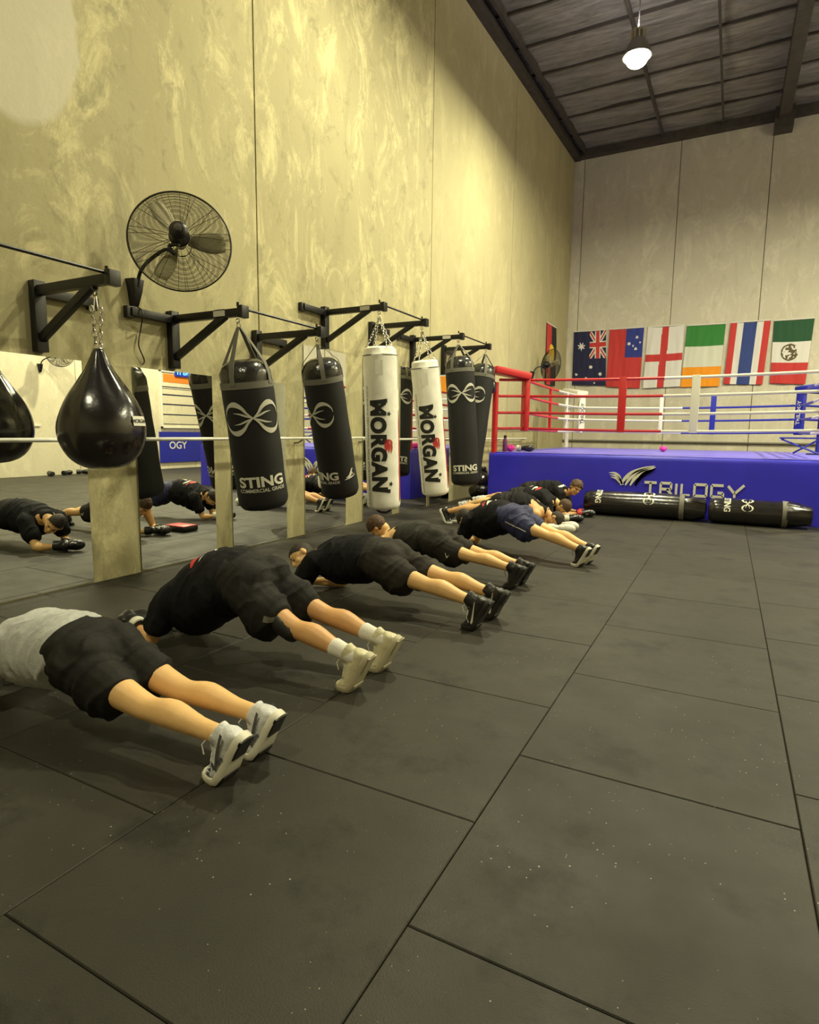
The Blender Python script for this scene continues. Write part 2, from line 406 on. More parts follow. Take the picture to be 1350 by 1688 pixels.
def text_tris(s, size=1.0, bold=0.0, maxlen=.05, squash=1.0, slant=0.0, spacing=1.0):
    """2-D triangles of a lettering, centred on its own box"""
    cu = bpy.data.curves.new('t', 'FONT'); cu.body = s; cu.size = size; cu.offset = bold; cu.shear = slant; cu.space_character = spacing; cu.resolution_u = 4
    o = bpy.data.objects.new('t', cu); COL.objects.link(o)
    dg = bpy.context.evaluated_depsgraph_get(); dg.update()
    me = bpy.data.meshes.new_from_object(o.evaluated_get(dg), depsgraph=dg)
    bpy.data.objects.remove(o)
    bm = bmesh.new(); bm.from_mesh(me); bmesh.ops.triangulate(bm, faces=bm.faces)
    for _ in range(5):
        es = [e for e in bm.edges if e.calc_length() > maxlen]
        if not es: break
        bmesh.ops.subdivide_edges(bm, edges=es, cuts=1, use_grid_fill=False); bmesh.ops.triangulate(bm, faces=bm.faces)
    xs = [v.co.x for v in bm.verts]; ys = [v.co.y for v in bm.verts]
    cx = (min(xs)+max(xs))/2; cy = (min(ys)+max(ys))/2
    bm.verts.ensure_lookup_table()
    vs = [((v.co.x-cx)*squash, v.co.y-cy) for v in bm.verts]; fs = [tuple(v.index for v in f.verts) for f in bm.faces]
    bm.free(); return vs, fs
def strip2d(pts, ws):
    """tapered stroke in 2-D"""
    vs = []; fs = []; n = len(pts)
    for i, (x, y) in enumerate(pts):
        x0, y0 = pts[max(i-1,0)]; x1, y1 = pts[min(i+1,n-1)]; dx, dy = x1-x0, y1-y0; l = math.hypot(dx, dy) or 1
        nx, ny = -dy/l, dx/l; vs += [(x+nx*ws[i]/2, y+ny*ws[i]/2), (x-nx*ws[i]/2, y-ny*ws[i]/2)]
    for i in range(n-1): fs.append((2*i, 2*i+1, 2*i+3, 2*i+2))
    return vs, fs
def smooth2d(pts, n=6):
    out = []
    for i in range(len(pts)-1):
        p = [Vector(pts[max(i-1,0)]), Vector(pts[i]), Vector(pts[i+1]), Vector(pts[min(i+2,len(pts)-1)])]
        for k in range(n):
            t = k/n; out.append(tuple(.5*((2*p[1]) + (p[2]-p[0])*t + (2*p[0]-5*p[1]+4*p[2]-p[3])*t*t + (3*p[1]-p[0]-3*p[2]+p[3])*t**3)))
    out.append(tuple(pts[-1])); return out
def taper_stroke(pts, n=6):
    """pts: (x, y, width)"""
    q = smooth2d(pts, n); return strip2d([(a[0], a[1]) for a in q], [a[2] for a in q])
def patch(shapes, fn, thick=0.0):
    mb = MB()
    for vs, fs in shapes: mb.add([fn(x, y) for x, y in vs], fs)
    return mb
def sting_logo(sc_, sy_=None):
    sy_ = sy_ or sc_
    """two mirrored open lenses crossing like a bow"""
    out = []
    for sx in (1, -1):
        for sy in (1, -1):
            P = [(0,0,.05),(.28,.30,.13),(.52,.66,.22),(.86,.88,.33),(1.22,.80,.20),(1.48,.48,.10),(1.56,.14,.02)]
            out.append(taper_stroke([(x*sx*sc_, y*sy*sy_, w_*sy_) for x, y, w_ in P]))
            P = [(0,0,.05),(.35,.16,.12),(.66,.30,.09),(1.0,.36,.015)]
            out.append(taper_stroke([(x*sx*sc_, y*sy*sy_, w_*sy_) for x, y, w_ in P]))
            P = [(.3,.02*sy,.03),(.6,.06,.07),(.95,.02,.01)]
    return out
def star(x, y, r, k=5, inner=.4, rot=0):
    vs = [(x, y)] + [(x + (r if i % 2 == 0 else r*inner)*math.sin(rot + PI*i/k), y + (r if i % 2 == 0 else r*inner)*math.cos(rot + PI*i/k)) for i in range(2*k)]
    return vs, [(0, 1+i, 1+(i+1) % (2*k)) for i in range(2*k)]

# ------------------------------------------------------------------ setting
W, YB, YF = 12.6, 20.0, -7.0
def zc(y): return 9.36 + (y - 11.4) * .06
# floor: 1 m rubber tiles in staggered columns, real gaps
mb = MB(); g = .0016
for i in range(-1, 13):
    x0 = i + .157; x1 = x0 + 1
    off = {4: .312, 3: .81, 5: .55}.get(i, .81 if i % 2 else .31)
    for j in range(-8, 21):
        y0 = j + off; y1 = y0 + 1
        a = (max(x0, 0)+g, max(y0, YF)+g); b = (min(x1, W)-g, min(y1, YB)-g)
        if b[0]-a[0] < .02 or b[1]-a[1] < .02: continue
        h = random.uniform(-.0012, .0)
        c = .0035
        vs = [(a[0],a[1],-.02),(b[0],a[1],-.02),(b[0],b[1],-.02),(a[0],b[1],-.02),(a[0],a[1],h-c),(b[0],a[1],h-c),(b[0],b[1],h-c),(a[0],b[1],h-c),
              (a[0]+c,a[1]+c,h),(b[0]-c,a[1]+c,h),(b[0]-c,b[1]-c,h),(a[0]+c,b[1]-c,h)]
        mb.add(vs, [(0,1,5,4),(1,2,6,5),(2,3,7,6),(3,0,4,7),(4,5,9,8),(5,6,10,9),(6,7,11,10),(7,4,8,11),(8,9,10,11)])
mb.box((-.02, YF, -.1), (W, YB, -.021), 1)
struct(mb.build('floor', [M_['rubber'], M_['under']], smooth=False))

def wall_panels(name, joints, axis, at, m, span, zt=10.4, side=1, th=.15):
    mb = MB(); g = .011; edges = [span[0]] + joints + [span[1]]
    for a, b in zip(edges[:-1], edges[1:]):
        if axis == 'y': mb.box((min(at, at-side*th), a+g, -.1), (max(at, at-side*th), b-g, zt))
        else: mb.box((a+g, min(at, at-side*th), -.1), (b-g, max(at, at-side*th), zt))
    if axis == 'y': mb.box((min(at-side*.03, at-side*(th+.05)), span[0], -.1), (max(at-side*.03, at-side*(th+.05)), span[1], zt), 1)
    else: mb.box((span[0], min(at-side*.03, at-side*(th+.05)), -.1), (span[1], max(at-side*.03, at-side*(th+.05)), zt), 1)
    return struct(mb.build(name, [m, M_['joint']], smooth=False, bevel=0))
wall_panels('wall_left', [-3.1, 1.1, 5.44, 9.9, 14.25, 18.2], 'y', 0.0, M_['wall'], (YF, YB))
wall_panels('wall_back', [.31, 3.05, 5.35, 9.6], 'x', YB, M_['back'], (-.1, W+.1), side=-1)
wall_panels('wall_right', [-2, 2.5, 7, 11.5, 16], 'y', W, M_['far'], (YF, YB), side=-1)
wall_panels('wall_front', [4, 8], 'x', YF, M_['far'], (-.1, W+.1), side=1)
# ceiling of sagging foil blanket between purlins
NX, NY = 60, 130; mb = MB(); vs = []
for j in range(NY+1):
    y = YF - .1 + (YB - YF + .2)*j/NY
    ph = (y - .6) / 1.25 * PI
    for i in range(NX+1):
        x = -.1 + (W+.2)*i/NX
        vs.append((x, y, zc(y) + .22 - .07*abs(math.sin(ph)) + .05*noise.noise(Vector((x*.9, y*4, 0)))))
fs = [(j*(NX+1)+i, j*(NX+1)+i+1, (j+1)*(NX+1)+i+1, (j+1)*(NX+1)+i) for j in range(NY) for i in range(NX)]
mb.add(vs, fs); struct(mb.build('ceiling', M_['foil']))
mb = MB(); mb.box((-.1, YF, 10.45), (W+.1, YB, 10.5)); struct(mb.build('ceiling', M_['dsteel'], smooth=False))
# purlins (cross the hall), rafters (along it) and wall-top members
n = 0
y = YF + .6
while y < YB:
    mb = MB(); z = zc(y)
    mb.box((0, y-.012, z+.12), (W, y+.012, z+.25)); mb.box((0, y-.012, z+.11), (W, y+.04, z+.125))
    n += 1; struct(mb.build('trim_%d' % n, M_['dsteel'], smooth=False)); y += 1.25
for x, wd, hh in ((2.55, .06, .10), (4.1, .05, .06), (5.55, .26, .42), (7.6, .06, .1), (9.9, .26, .42)):
    n += 1; mb = MB()
    vs = []
    for yy in (YF, YB):
        z = zc(yy) - (.02 if hh < .2 else .24) + .05
        vs += [(x-wd/2, yy, z), (x+wd/2, yy, z), (x+wd/2, yy, z+hh), (x-wd/2, yy, z+hh)]
    mb.add(vs, [(0,3,2,1),(4,5,6,7),(0,1,5,4),(1,2,6,5),(2,3,7,6),(3,0,4,7)])
    if hh > .2: mb.box((x-.22, YB-.5, zc(YB)-.42), (x+.22, YB, zc(YB)+.1))
    struct(mb.build('trim_%d' % n, M_['dsteel'], smooth=False))
for a, b, wd in (((.09, YF, zc(YF)), (.09, YB, zc(YB)), .18), ((0, YB-.12, zc(YB)+.02), (W, YB-.12, zc(YB)+.02), .24), ((.35, YF, zc(YF)+.1), (.35, YB, zc(YB)+.1), .07)):
    n += 1; mb = MB(); mb.bar(a, b, wd, .2); struct(mb.build('trim_%d' % n, M_['dsteel'], smooth=False))
tag(MB().box((5.0, 10.55, 9.0), (8.6, 10.67, 9.08)).build('ceiling_batten', M_['batten'], smooth=False, bevel=.01),
    'long pale batten under the ceiling foil at the upper right', 'batten')

# hanging bay lamps with opaque hoods
for k, (x, y, z, p) in enumerate(LAMPS):
    t = thing('pendant_lamp', ['bright round pendant lamp hanging from the ceiling near the boxing ring', 'pendant lamp above the row of people planking', 'pendant lamp behind the photographer',
               'pendant lamp over the far side of the ring', 'pendant lamp over the right half of the mats'][k], 'lamp', (x, y, z))
    MB().lathe([(.05, .42), (.09, .40), (.10, .30), (.12, .27), (.17, .20), (.235, .06), (.25, 0), (.235, .0), (.16, .18), (.10, .24), (.02, .25)][::-1], 32, cap=False).build('lamp_shade', M_['lampm'], t)
    hb = MB(); 
    for q in range(10):
        a = 2*PI*q/10; hb.box((.085, -.008, .26), (.135, .008, .42), 0, Matrix.Rotation(a, 4, 'Z'))
    hb.lathe([(.085, .26), (.085, .44), (.03, .46)], 20); hb.build('ballast', M_['batten'], t, smooth=False)
    MB().ell((0, 0, -.02), (.19, .19, .15)).build('globe', M_['glow'], t)
    MB().tube([(0, 0, .42), (0, 0, zc(y) - z + .05)], .010, 6).build('chain', M_['dsteel'], t)
    ld = bpy.data.lights.new('bay_light', 'AREA'); ld.shape = 'DISK'; ld.size = .30; ld.energy = p; ld.color = LAMP_COL
    lo = bpy.data.objects.new('bay_light', ld); COL.objects.link(lo); lo.parent = t; lo.location = (0, 0, -.19)
    lu = bpy.data.lights.new('slot_light', 'AREA'); lu.shape = 'DISK'; lu.size = .16; lu.energy = p*.085; lu.color = (1, .93, .90)
    lo = bpy.data.objects.new('slot_light', lu); COL.objects.link(lo); lo.parent = t; lo.location = (0, 0, .48); lo.rotation_euler = (PI, 0, 0)

# ------------------------------------------------------------------ mirrors on the left wall
for y0, y1, zt, lab in ((1.55, 3.25, 1.905, 'wall mirror at the left edge, behind the teardrop bag'), (3.74, 4.69, 1.905, 'narrow wall mirror reflecting a blue clock, left of the nearest cylinder bag'),
                        (4.94, 5.87, 1.915, 'wall mirror mostly hidden behind the nearest black cylinder bag'), (6.24, 7.19, 2.43, 'tall wall mirror behind the second black cylinder bag'),
                        (7.65, 8.55, 2.43, 'tall wall mirror hidden behind the first white bag'), (8.80, 9.82, 2.43, 'wall mirror seen between the two white bags'), (9.95, 10.82, 2.43, 'wall mirror behind the second white bag, farthest of the mirrors')):
    t = thing('wall_mirror', lab, 'mirror', (0, (y0+y1)/2, 0), 'mirrors standing along the left wall')
    h = (y1-y0)/2
    MB().box((.006, -h+.002, .012), (.0125, h-.002, zt-.002)).build('glass', M_['mirror'], t, smooth=False)
    b = MB(); b.box((.0, -h, .01), (.006, h, zt)); b.build('backing', M_['mirback'], t, smooth=False)
mb = MB()
pts = [(2.2, 1.245), (3.0, 1.247), (7.7, 1.262)]
mb.tube([(.13, y, z) for y, z in pts], .016, 10); mb.build('hr', M_['white']).name = 'wall_rail'
o = bpy.data.objects['wall_rail']; tag(o, 'white rail running along the wall in front of the mirrors, nearer length', 'rail')
mb = MB(); mb.tube([(.13, 7.7, 1.235), (.13, 15.5, 1.235)], .016, 10)
tag(mb.build('wall_rail', M_['white']), 'white rail farther along the wall beyond the first white bag', 'rail')
for o_, ys in ((bpy.data.objects['wall_rail'], (3.5, 6.05, 7.55)), (bpy.data.objects['wall_rail.001'], (7.9, 11.2, 13.5, 15.4))):
    for y in ys:
        MB().tube([(.0, y, 1.20), (.06, y, 1.20), (.125, y, 1.235)], .01, 8).build('rail_bracket', M_['web'], o_)

# ------------------------------------------------------------------ bag brackets
ARM = .93
BR = [(2.90, 0, 1), (4.19, 0, -1), (5.36, 0, 1), (6.67, .5, -1), (7.85, .5, 1), (9.17, .5, -1), (10.42, .5, 1)]
order = ['nearest, carrying the teardrop bag', 'carrying the nearest black cylinder bag', 'carrying the second black cylinder bag', 'carrying the first white bag', 'carrying the second white bag', 'carrying the black bag next to the ring', 'carrying the last black bag, closest to the ring']
for k, (y, dz, s) in enumerate(BR):
    t = thing('bag_bracket', 'black steel wall bracket ' + order[k], 'bracket', (0, y, 1.93+dz), 'black brackets along the left wall')
    MB().box((0, -.045, 0), (.075, .045, .535)).build('post', M_['black'], t, bevel=.004)
    mb = MB().bar((.02, 0, .46), (ARM-.02, 0, .46), .055, .07); mb.build('arm', M_['black'], t, bevel=.003)
    MB().box((ARM-.03, -.045, .41), (ARM+.03, .045, .515)).build('end_plate', M_['black'], t, bevel=.004)
    MB().bar((.06, 0, .10), (.72, 0, .445), .05, .06).build('brace', M_['black'], t, bevel=.003)
    MB().bar((.045, 0, .455), (.045, s*.47, .455), .055, .07).box((.0, s*.47-.04, .40), (.055, s*.47+.04, .50)).build('wall_bar', M_['black'], t, bevel=.003)
    MB().tube([(ARM-.06, 0, .515), (ARM-.06, 0, .55)], .012, 8).build('bolt', M_['black'], t)
    if s < 0: MB().box((.60, -.031, .437), (.74, -.0285, .487)).box((.60, -.031, .4965), (.74, .031, .4975)).build('sticker', M_['silver'], t, smooth=False)
for y0, y1, dz, lab in ((1.6, 2.9, 0, 'at the left edge, reaching the teardrop bag bracket'), (4.19, 5.36, 0, 'between the second and third brackets'), (6.67, 7.85, .5, 'between the two white bag brackets'), (9.17, 10.42, .5, 'between the last two brackets by the ring')):
    tag(MB().tube([(ARM-.045, y0+.02, 2.43+dz), (ARM-.045, y1-.02, 2.43+dz)], .012, 8).build('tie_rod', M_['black']), 'thin black tie rod ' + lab, 'rod', 'tie rods joining bracket pairs')

# ------------------------------------------------------------------ hanging bags
def chain(mb, p, q, R=.016, r=.004, sag=0):
    p = Vector(p); q = Vector(q); L_ = (q-p).length; n_ = max(2, int(L_/(R*2.3))); t = (q-p).normalized(); o1 = t.orthogonal().normalized(); o2 = t.cross(o1)
    for i in range(n_):
        c = p.lerp(q, (i+.5)/n_); nr = o1 if i % 2 else o2
        mb.torus(c, R*.72, r, nr, 10, 5, sx=1.75, rx=t)
def aim(hang, bottom):
    z = (Vector(hang) - Vector(bottom)).normalized()
    # keep local x pointing to world x as well as possible
    x = (Vector((1,0,0)) - z*z.x).normalized(); y = z.cross(x)
    return Matrix((x, y, z)).transposed().to_4x4()
CAMP = Vector((4.84, 0, 1.334))
def bag_root(hang, bottom, name, label, group):
    t = thing(name, label, 'punching bag', hang, group)
    t.matrix_world = Matrix.Translation(Vector(hang)) @ aim(hang, bottom)
    inv = t.matrix_world.inverted(); c = inv @ CAMP
    return t, math.atan2(c.y, c.x), (Vector(hang)-Vector(bottom)).length
def sting_bag(hang, bottom, top_len, r, label, turn=0, roo=False, mark_frac=.365):
    t, az, L_ = bag_root(hang, bottom, 'heavy_bag', label, 'hanging bags along the left wall')
    a0 = az + turn; zt = -top_len; zb = -L_; H = zt - zb; capz = zt - .22
    def bump(z, a): return 1 + .018*noise.noise(Vector((math.cos(a)*2, math.sin(a)*2, z*2.5)))
    def shell(prof, amp, seg=48):
        mb = MB(); vs = []
        for rr, z in prof:
            for k in range(seg):
                a = 2*PI*k/seg; q = rr * (1 + amp*noise.noise(Vector((math.cos(a)*2.2, math.sin(a)*2.2, z*6))))
                vs.append((q*math.cos(a), q*math.sin(a), z))
        n_ = len(prof); fs = [(i*seg+k, i*seg+(k+1)%seg, (i+1)*seg+(k+1)%seg, (i+1)*seg+k) for i in range(n_-1) for k in range(seg)]
        fs += [tuple(range(seg)), tuple((n_-1)*seg+k for k in range(seg))]
        return mb.add(vs, fs)
    # stuffed body with rounded base
    prof = [(r*.985, capz+.02)] + [(r*(1+.01*math.sin(i)), capz - (capz-zb-.09)*i/14) for i in range(15)] + [(r*.97, zb+.055), (r*.86, zb+.02), (r*.6, zb+.004), (r*.2, zb)]
    shell(prof, .012).build('bag_body', M_['canvasb'], t)
    prof = [(r*.2, zt+.01), (r*.5, zt+.005), (r*.72, zt-.02), (r*.88, zt-.055), (r*.985, zt-.11), (r*1.0, zt-.16), (r*.995, capz)]
    shell(prof, .05).build('bag_cap', M_['vinyl'], t)
    MB().lathe([(r*1.0, capz-.03), (r*1.025, capz-.03), (r*1.025, capz+.03), (r*1.0, capz+.03)], 48, cap=False).build('strap_band', M_['web'], t)
    rz = -.08
    for k in range(4):
        a = a0 + PI/4 + k*PI/2 + .2
        d = Vector((math.cos(a), math.sin(a), 0)); sd = Vector((-d.y, d.x, 0))
        P = [d*.015+Vector((0,0,rz)), d*r*.90+Vector((0,0,zt-.03)), d*r*1.02+Vector((0,0,zt-.13)), d*r*1.03+Vector((0,0,capz))]
        mb = MB(); vs = []
        for i, p in enumerate(P):
            wd = .014 if i == 0 else .024
            nn = Vector((d.x, d.y, .4)).normalized()*.003
            vs += [p+sd*wd-nn, p-sd*wd-nn, p-sd*wd+nn, p+sd*wd+nn]
        fs = [(i*4+q, i*4+(q+1)%4, (i+1)*4+(q+1)%4, (i+1)*4+q) for i in range(3) for q in range(4)] + [(3,2,1,0), (12,13,14,15)]
        mb.add(vs, fs).build('hanging_strap', M_['web'], t)
    mb = MB(); mb.torus((0,0,-.065), .022, .005, (1,0,0)); mb.torus((0,0,-.025), .018, .005, (0,1,0)); mb.tube([(0,0,-.045),(0,0,-.03)], .01, 8)
    mb.build('swivel', M_['chrome'], t)
    def on(x, y): a = a0 + x/r; return Vector((math.cos(a), math.sin(a), 0))*(r*1.022) + Vector((0, 0, y))
    lz = zt - H*mark_frac
    patch([( [(x, y+lz) for x, y in vs], fs) for vs, fs in sting_logo(r*.76, r*.62)], on).build('bag_emblem', M_['silver'], t)
    vs, fs = text_tris('STING', r*.56, r*.02, r*.12, 1.22)
    tz = zb + .30
    patch([([(x, y+tz) for x, y in vs], fs)], on).build('bag_lettering', M_['print'], t)
    vs, fs = text_tris('COMMERCIAL GRADE', r*.20, .001, r*.12, 1.0)
    patch([([(x, y+tz-r*.34) for x, y in vs], fs)], on).build('bag_lettering', M_['silver'], t)
    if roo:   # small leaping kangaroo mark in a swoosh
        ox = r*1.62
        S = [taper_stroke([(-.045,-.03,.004),(-.01,-.02,.022),(.012,.008,.022),(.02,.035,.008)]), taper_stroke([(.012,.0,.012),(.03,-.006,.006),(.036,-.014,.003)]),
             taper_stroke([(.018,.032,.008),(.028,.036,.01),(.036,.032,.003)]), taper_stroke([(-.06,-.045,.004),(0,-.036,.012),(.06,-.02,.003)])]
        patch([([(x*1.3+ox, y*1.3+tz) for x, y in vs], fs) for vs, fs in S], on).build('bag_emblem', M_['print'], t)
    MB().tube([(r*.35*math.cos(a0+1.57)*math.cos(q), r*.35*math.sin(a0+1.57)*math.cos(q), zb-.03*math.sin(q)+.004) for q in [PI*i/8 for i in range(9)]], .008, 6).build('base_loop', M_['web'], t)
    return t
def white_bag(hang, bottom, top_len, r, label, turn=0):
    t, az, L_ = bag_root(hang, bottom, 'heavy_bag', label, 'hanging bags along the left wall')
    a0 = az + turn; zt = -top_len; zb = -L_; H = zt - zb; seg = 56
    mb = MB(); vs = []; prof = [(r*.3, zt+.035), (r*.8, zt+.03), (r*.93, zt+.005), (r*.95, zt-.06), (r*1.0, zt-.075)] + [(r, zt-.10-(H-.16)*i/26) for i in range(27)] + [(r*.96, zb+.03), (r*.8, zb+.005), (r*.3, zb)]
    for rr, z in prof:
        for k in range(seg):
            a = 2*PI*k/seg; q = rr*(1 + .035*noise.noise(Vector((math.cos(a)*1.8, math.sin(a)*1.8, z*5))) * (1.8 if z > zt-.1 else .6))
            vs.append((q*math.cos(a), q*math.sin(a), z))
    n_ = len(prof); fs = [(i*seg+k, i*seg+(k+1)%seg, (i+1)*seg+(k+1)%seg, (i+1)*seg+k) for i in range(n_-1) for k in range(seg)] + [tuple(range(seg)), tuple((n_-1)*seg+k for k in range(seg))]
    mb.add(vs, fs).build('bag_body', M_['wbag'], t)
    MB().lathe([(r*.97, zt-.085), (r*1.015, zt-.085), (r*1.015, zt-.07), (r*.97, zt-.07)], 48, cap=False).build('rim_seam', M_['web'], t)
    mb = MB()
    for k in range(4):
        a = a0 + .5 + k*PI/2; chain(mb, (0,0,-.07), (r*.88*math.cos(a), r*.88*math.sin(a), zt+.01), .017, .0042)
    chain(mb, (0,0,0), (0,0,-.08), .02, .005); mb.build('hanging_chain', M_['chrome'], t)
    R2 = r*1.022
    def on(x, y): a = a0 + x/r; return Vector((math.cos(a), math.sin(a), 0))*R2 + Vector((0, 0, y))
    # lettering reads downwards: letter tops to the right
    vs, fs = text_tris('MORGAN', .27, .016, .04, 1.0, 0, 1.12)
    xs = [v[0] for v in vs]; span = max(xs)-min(xs); k = H*.56/span
    zc_ = zt - H*.595
    def rot(vs, kx=1.0, ky=1.0, ox=0, oy=0): return [(ky*y+ox, -kx*x+oy) for x, y in vs]
    LT = [(rot(vs, k, .98, -r*.22, zc_), fs)]
    # taller first and last letters' feet, like the flared brand lettering
    fl = [taper_stroke([(-r*.70, zc_+H*.28-.004, .02), (-r*.2, zc_+H*.28-.004, .03), (r*.34, zc_+H*.28, .05)]), taper_stroke([(-r*.70, zc_-H*.28+.01, .02), (-r*.1, zc_-H*.28+.005, .03), (r*.42, zc_-H*.28, .05)])]
    patch(LT + fl, on).build('bag_lettering', M_['ink'], t)
    vs2, f2 = text_tris('ENDURANCE PRO MARTIAL ARTS SPORTSWEAR SINCE', .05, .0, .03, 1.0)
    xs = [v[0] for v in vs2]; k2 = H*.74/(max(xs)-min(xs))
    patch([(rot(vs2, k2, .8, -r*.93, zc_), f2)], on).build('bag_lettering', M_['web'], t)
    for sx_, sz_ in ((.42, H*.20), (.46, -H*.235)): patch([star(r*sx_, zc_+sz_, .035, rot=PI/2)], on).build('star', M_['ink'], t)
    fy = zc_ - .02
    S = [taper_stroke([(r*.50, fy+.10, .005), (r*.32, fy+.085, .05), (r*.24, fy+.03, .06), (r*.22, fy-.05, .005)]), taper_stroke([(r*.50, fy+.10, .01), (r*.55, fy+.06, .03), (r*.50, fy+.02, .008)]),
         taper_stroke([(r*.40, fy+.06, .01), (r*.40, fy+.0, .03), (r*.36, fy-.06, .004)]), taper_stroke([(r*.55, fy+.07, .01), (r*.56, fy+.0, .025), (r*.50, fy-.07, .004)])]
    patch(S, on).build('flame_mark', M_['redp'], t)
    patch([([(-r*.30, zt-.14), (r*.12, zt-.14), (r*.12, zt-.32), (-r*.30, zt-.32)], [(0,1,2,3)])], lambda x, y: on(x, y) - Vector((0,0,0))).build('sewn_patch', M_['wvinyl'], t)
    # side lace strip and red piping
    patch([taper_stroke([(r*1.27, zt-.75, .01), (r*1.30, zt-1.0, .03), (r*1.28, zb+.25, .035), (r*1.2, zb+.1, .012)], 12)], on).build('piping', M_['redp'], t)
    patch([strip2d([(r*1.36, zt-.08-.05*i) for i in range(9)], [.03]*9)], on).build('zip_flap', M_['wvinyl'], t)
    MB().tube([(r*.45*math.cos(a0+1.57)*math.cos(q), r*.45*math.sin(a0+1.57)*math.cos(q), zb-.06*math.sin(q)+.006) for q in [PI*i/10 for i in range(11)]], .013, 6).build('base_loop', M_['ink'], t)
    return t
zA = 2.345
sting_bag((.865, 4.19, zA), (.89, 4.47, .60), .37, .236, 'nearest black cylinder bag with a full bow emblem and STING lettering', 0.04)
sting_bag((.865, 5.36, zA), (.89, 5.79, .60), .23, .215, 'second black cylinder bag, bow emblem turned left and kangaroo mark at the base', -.95, True)
white_bag((.865, 6.67, zA+.5), (.90, 6.76, .35), .47, .218, 'nearer and larger looking of the two white bags lettered MORGAN')
white_bag((.865, 7.85, zA+.5), (.98, 8.18, .42), .50, .205, 'farther of the two white bags lettered MORGAN, leaning right')
sting_bag((.865, 9.17, zA+.5), (1.0, 9.30, .49), .27, .232, 'tall black cylinder bag beside the second white bag, bow emblem facing out', 0.05, mark_frac=.28)
sting_bag((.865, 10.42, zA+.5), (.728, 10.026, .525), .28, .225, 'black cylinder bag half hidden behind another, leaning left beside the red ring post', -.75, mark_frac=.28)
# teardrop bag
t = thing('teardrop_bag', 'glossy black teardrop punching bag hanging on silver chains at the left', 'punching bag', (.73, 2.90, 2.345), 'hanging bags along the left wall')
prof = [(.018, -.425), (.036, -.44), (.062, -.50), (.10, -.575), (.155, -.66), (.215, -.75), (.262, -.84), (.292, -.93), (.300, -1.01), (.288, -1.10), (.252, -1.185), (.195, -1.25), (.12, -1.29), (.04, -1.305)]
q = smooth2d(prof, 4); seg = 64; vs = []
for rr, z in q:
    for k in range(seg):
        a = 2*PI*k/seg; up = max(0, min(1, (z+1.0)/.5)); rk = rr*(1 + .07*up*math.sin(a*4+.6*noise.noise(Vector((z*6,0,0)))) + .03*up*math.sin(a*9+z*8) + .012*noise.noise(Vector((math.cos(a)*2, math.sin(a)*2, z*6))))
        vs.append((rk*math.cos(a), rk*math.sin(a), z))
n_ = len(q); fs = [(i*seg+k, i*seg+(k+1)%seg, (i+1)*seg+(k+1)%seg, (i+1)*seg+k) for i in range(n_-1) for k in range(seg)] + [tuple(range(seg)), tuple((n_-1)*seg+k for k in range(seg))]
MB().add(vs, fs).build('bag_body', M_['leather'], t)
mb = MB()
for dx, dy in ((-.028, 0), (.028, .01), (0, .028), (0, -.028)): chain(mb, (dx*1.25, dy*1.25, -.13), (dx*.6, dy*.6, -.43), .018, .0052)
for dx in (-.012, .012): mb.tube([(dx*.4, 0, -.02), (dx, 0, -.08), (dx*2, 0, -.15)], .004, 6)
mb.build('hanging_chain', M_['chrome'], t)
mb = MB(); mb.torus((0,0,.0), .022, .006, (1,0,0)); mb.torus((0,0,-.035), .02, .006, (0,1,0)); mb.build('snap_hook', M_['dsteel'], t)
mb = MB(); mb.torus((0, 0, -.428), .03, .008); mb.build('top_ring', M_['chrome'], t)
# label: white strip with dark letters
az = math.atan2(CAMP.y-2.90, CAMP.x-.73) + .98
def on_t(x, y, e=.006): 
    z = -.945 + y
    for i in range(len(q)-1):
        if q[i][1] >= z >= q[i+1][1]:
            kk = (q[i][1]-z)/(q[i][1]-q[i+1][1]); rr = q[i][0]*(1-kk)+q[i+1][0]*kk; break
    rr += e; a = az + x/.3; return Vector((rr*math.cos(a), rr*math.sin(a), z))
g = MB(); vs = [on_t(-.075+.15*i/8, -.035+.07*j/3, .008) for j in range(4) for i in range(9)]
g.add(vs, [(j*9+i, j*9+i+1, (j+1)*9+i+1, (j+1)*9+i) for j in range(3) for i in range(8)]).build('bag_label', M_['print'], t)
vs, fs = text_tris('MORGAN', .038, .001, .02)
patch([(vs, fs)], lambda x, y: on_t(x, y, .0095)).build('bag_lettering', M_['ink'], t)

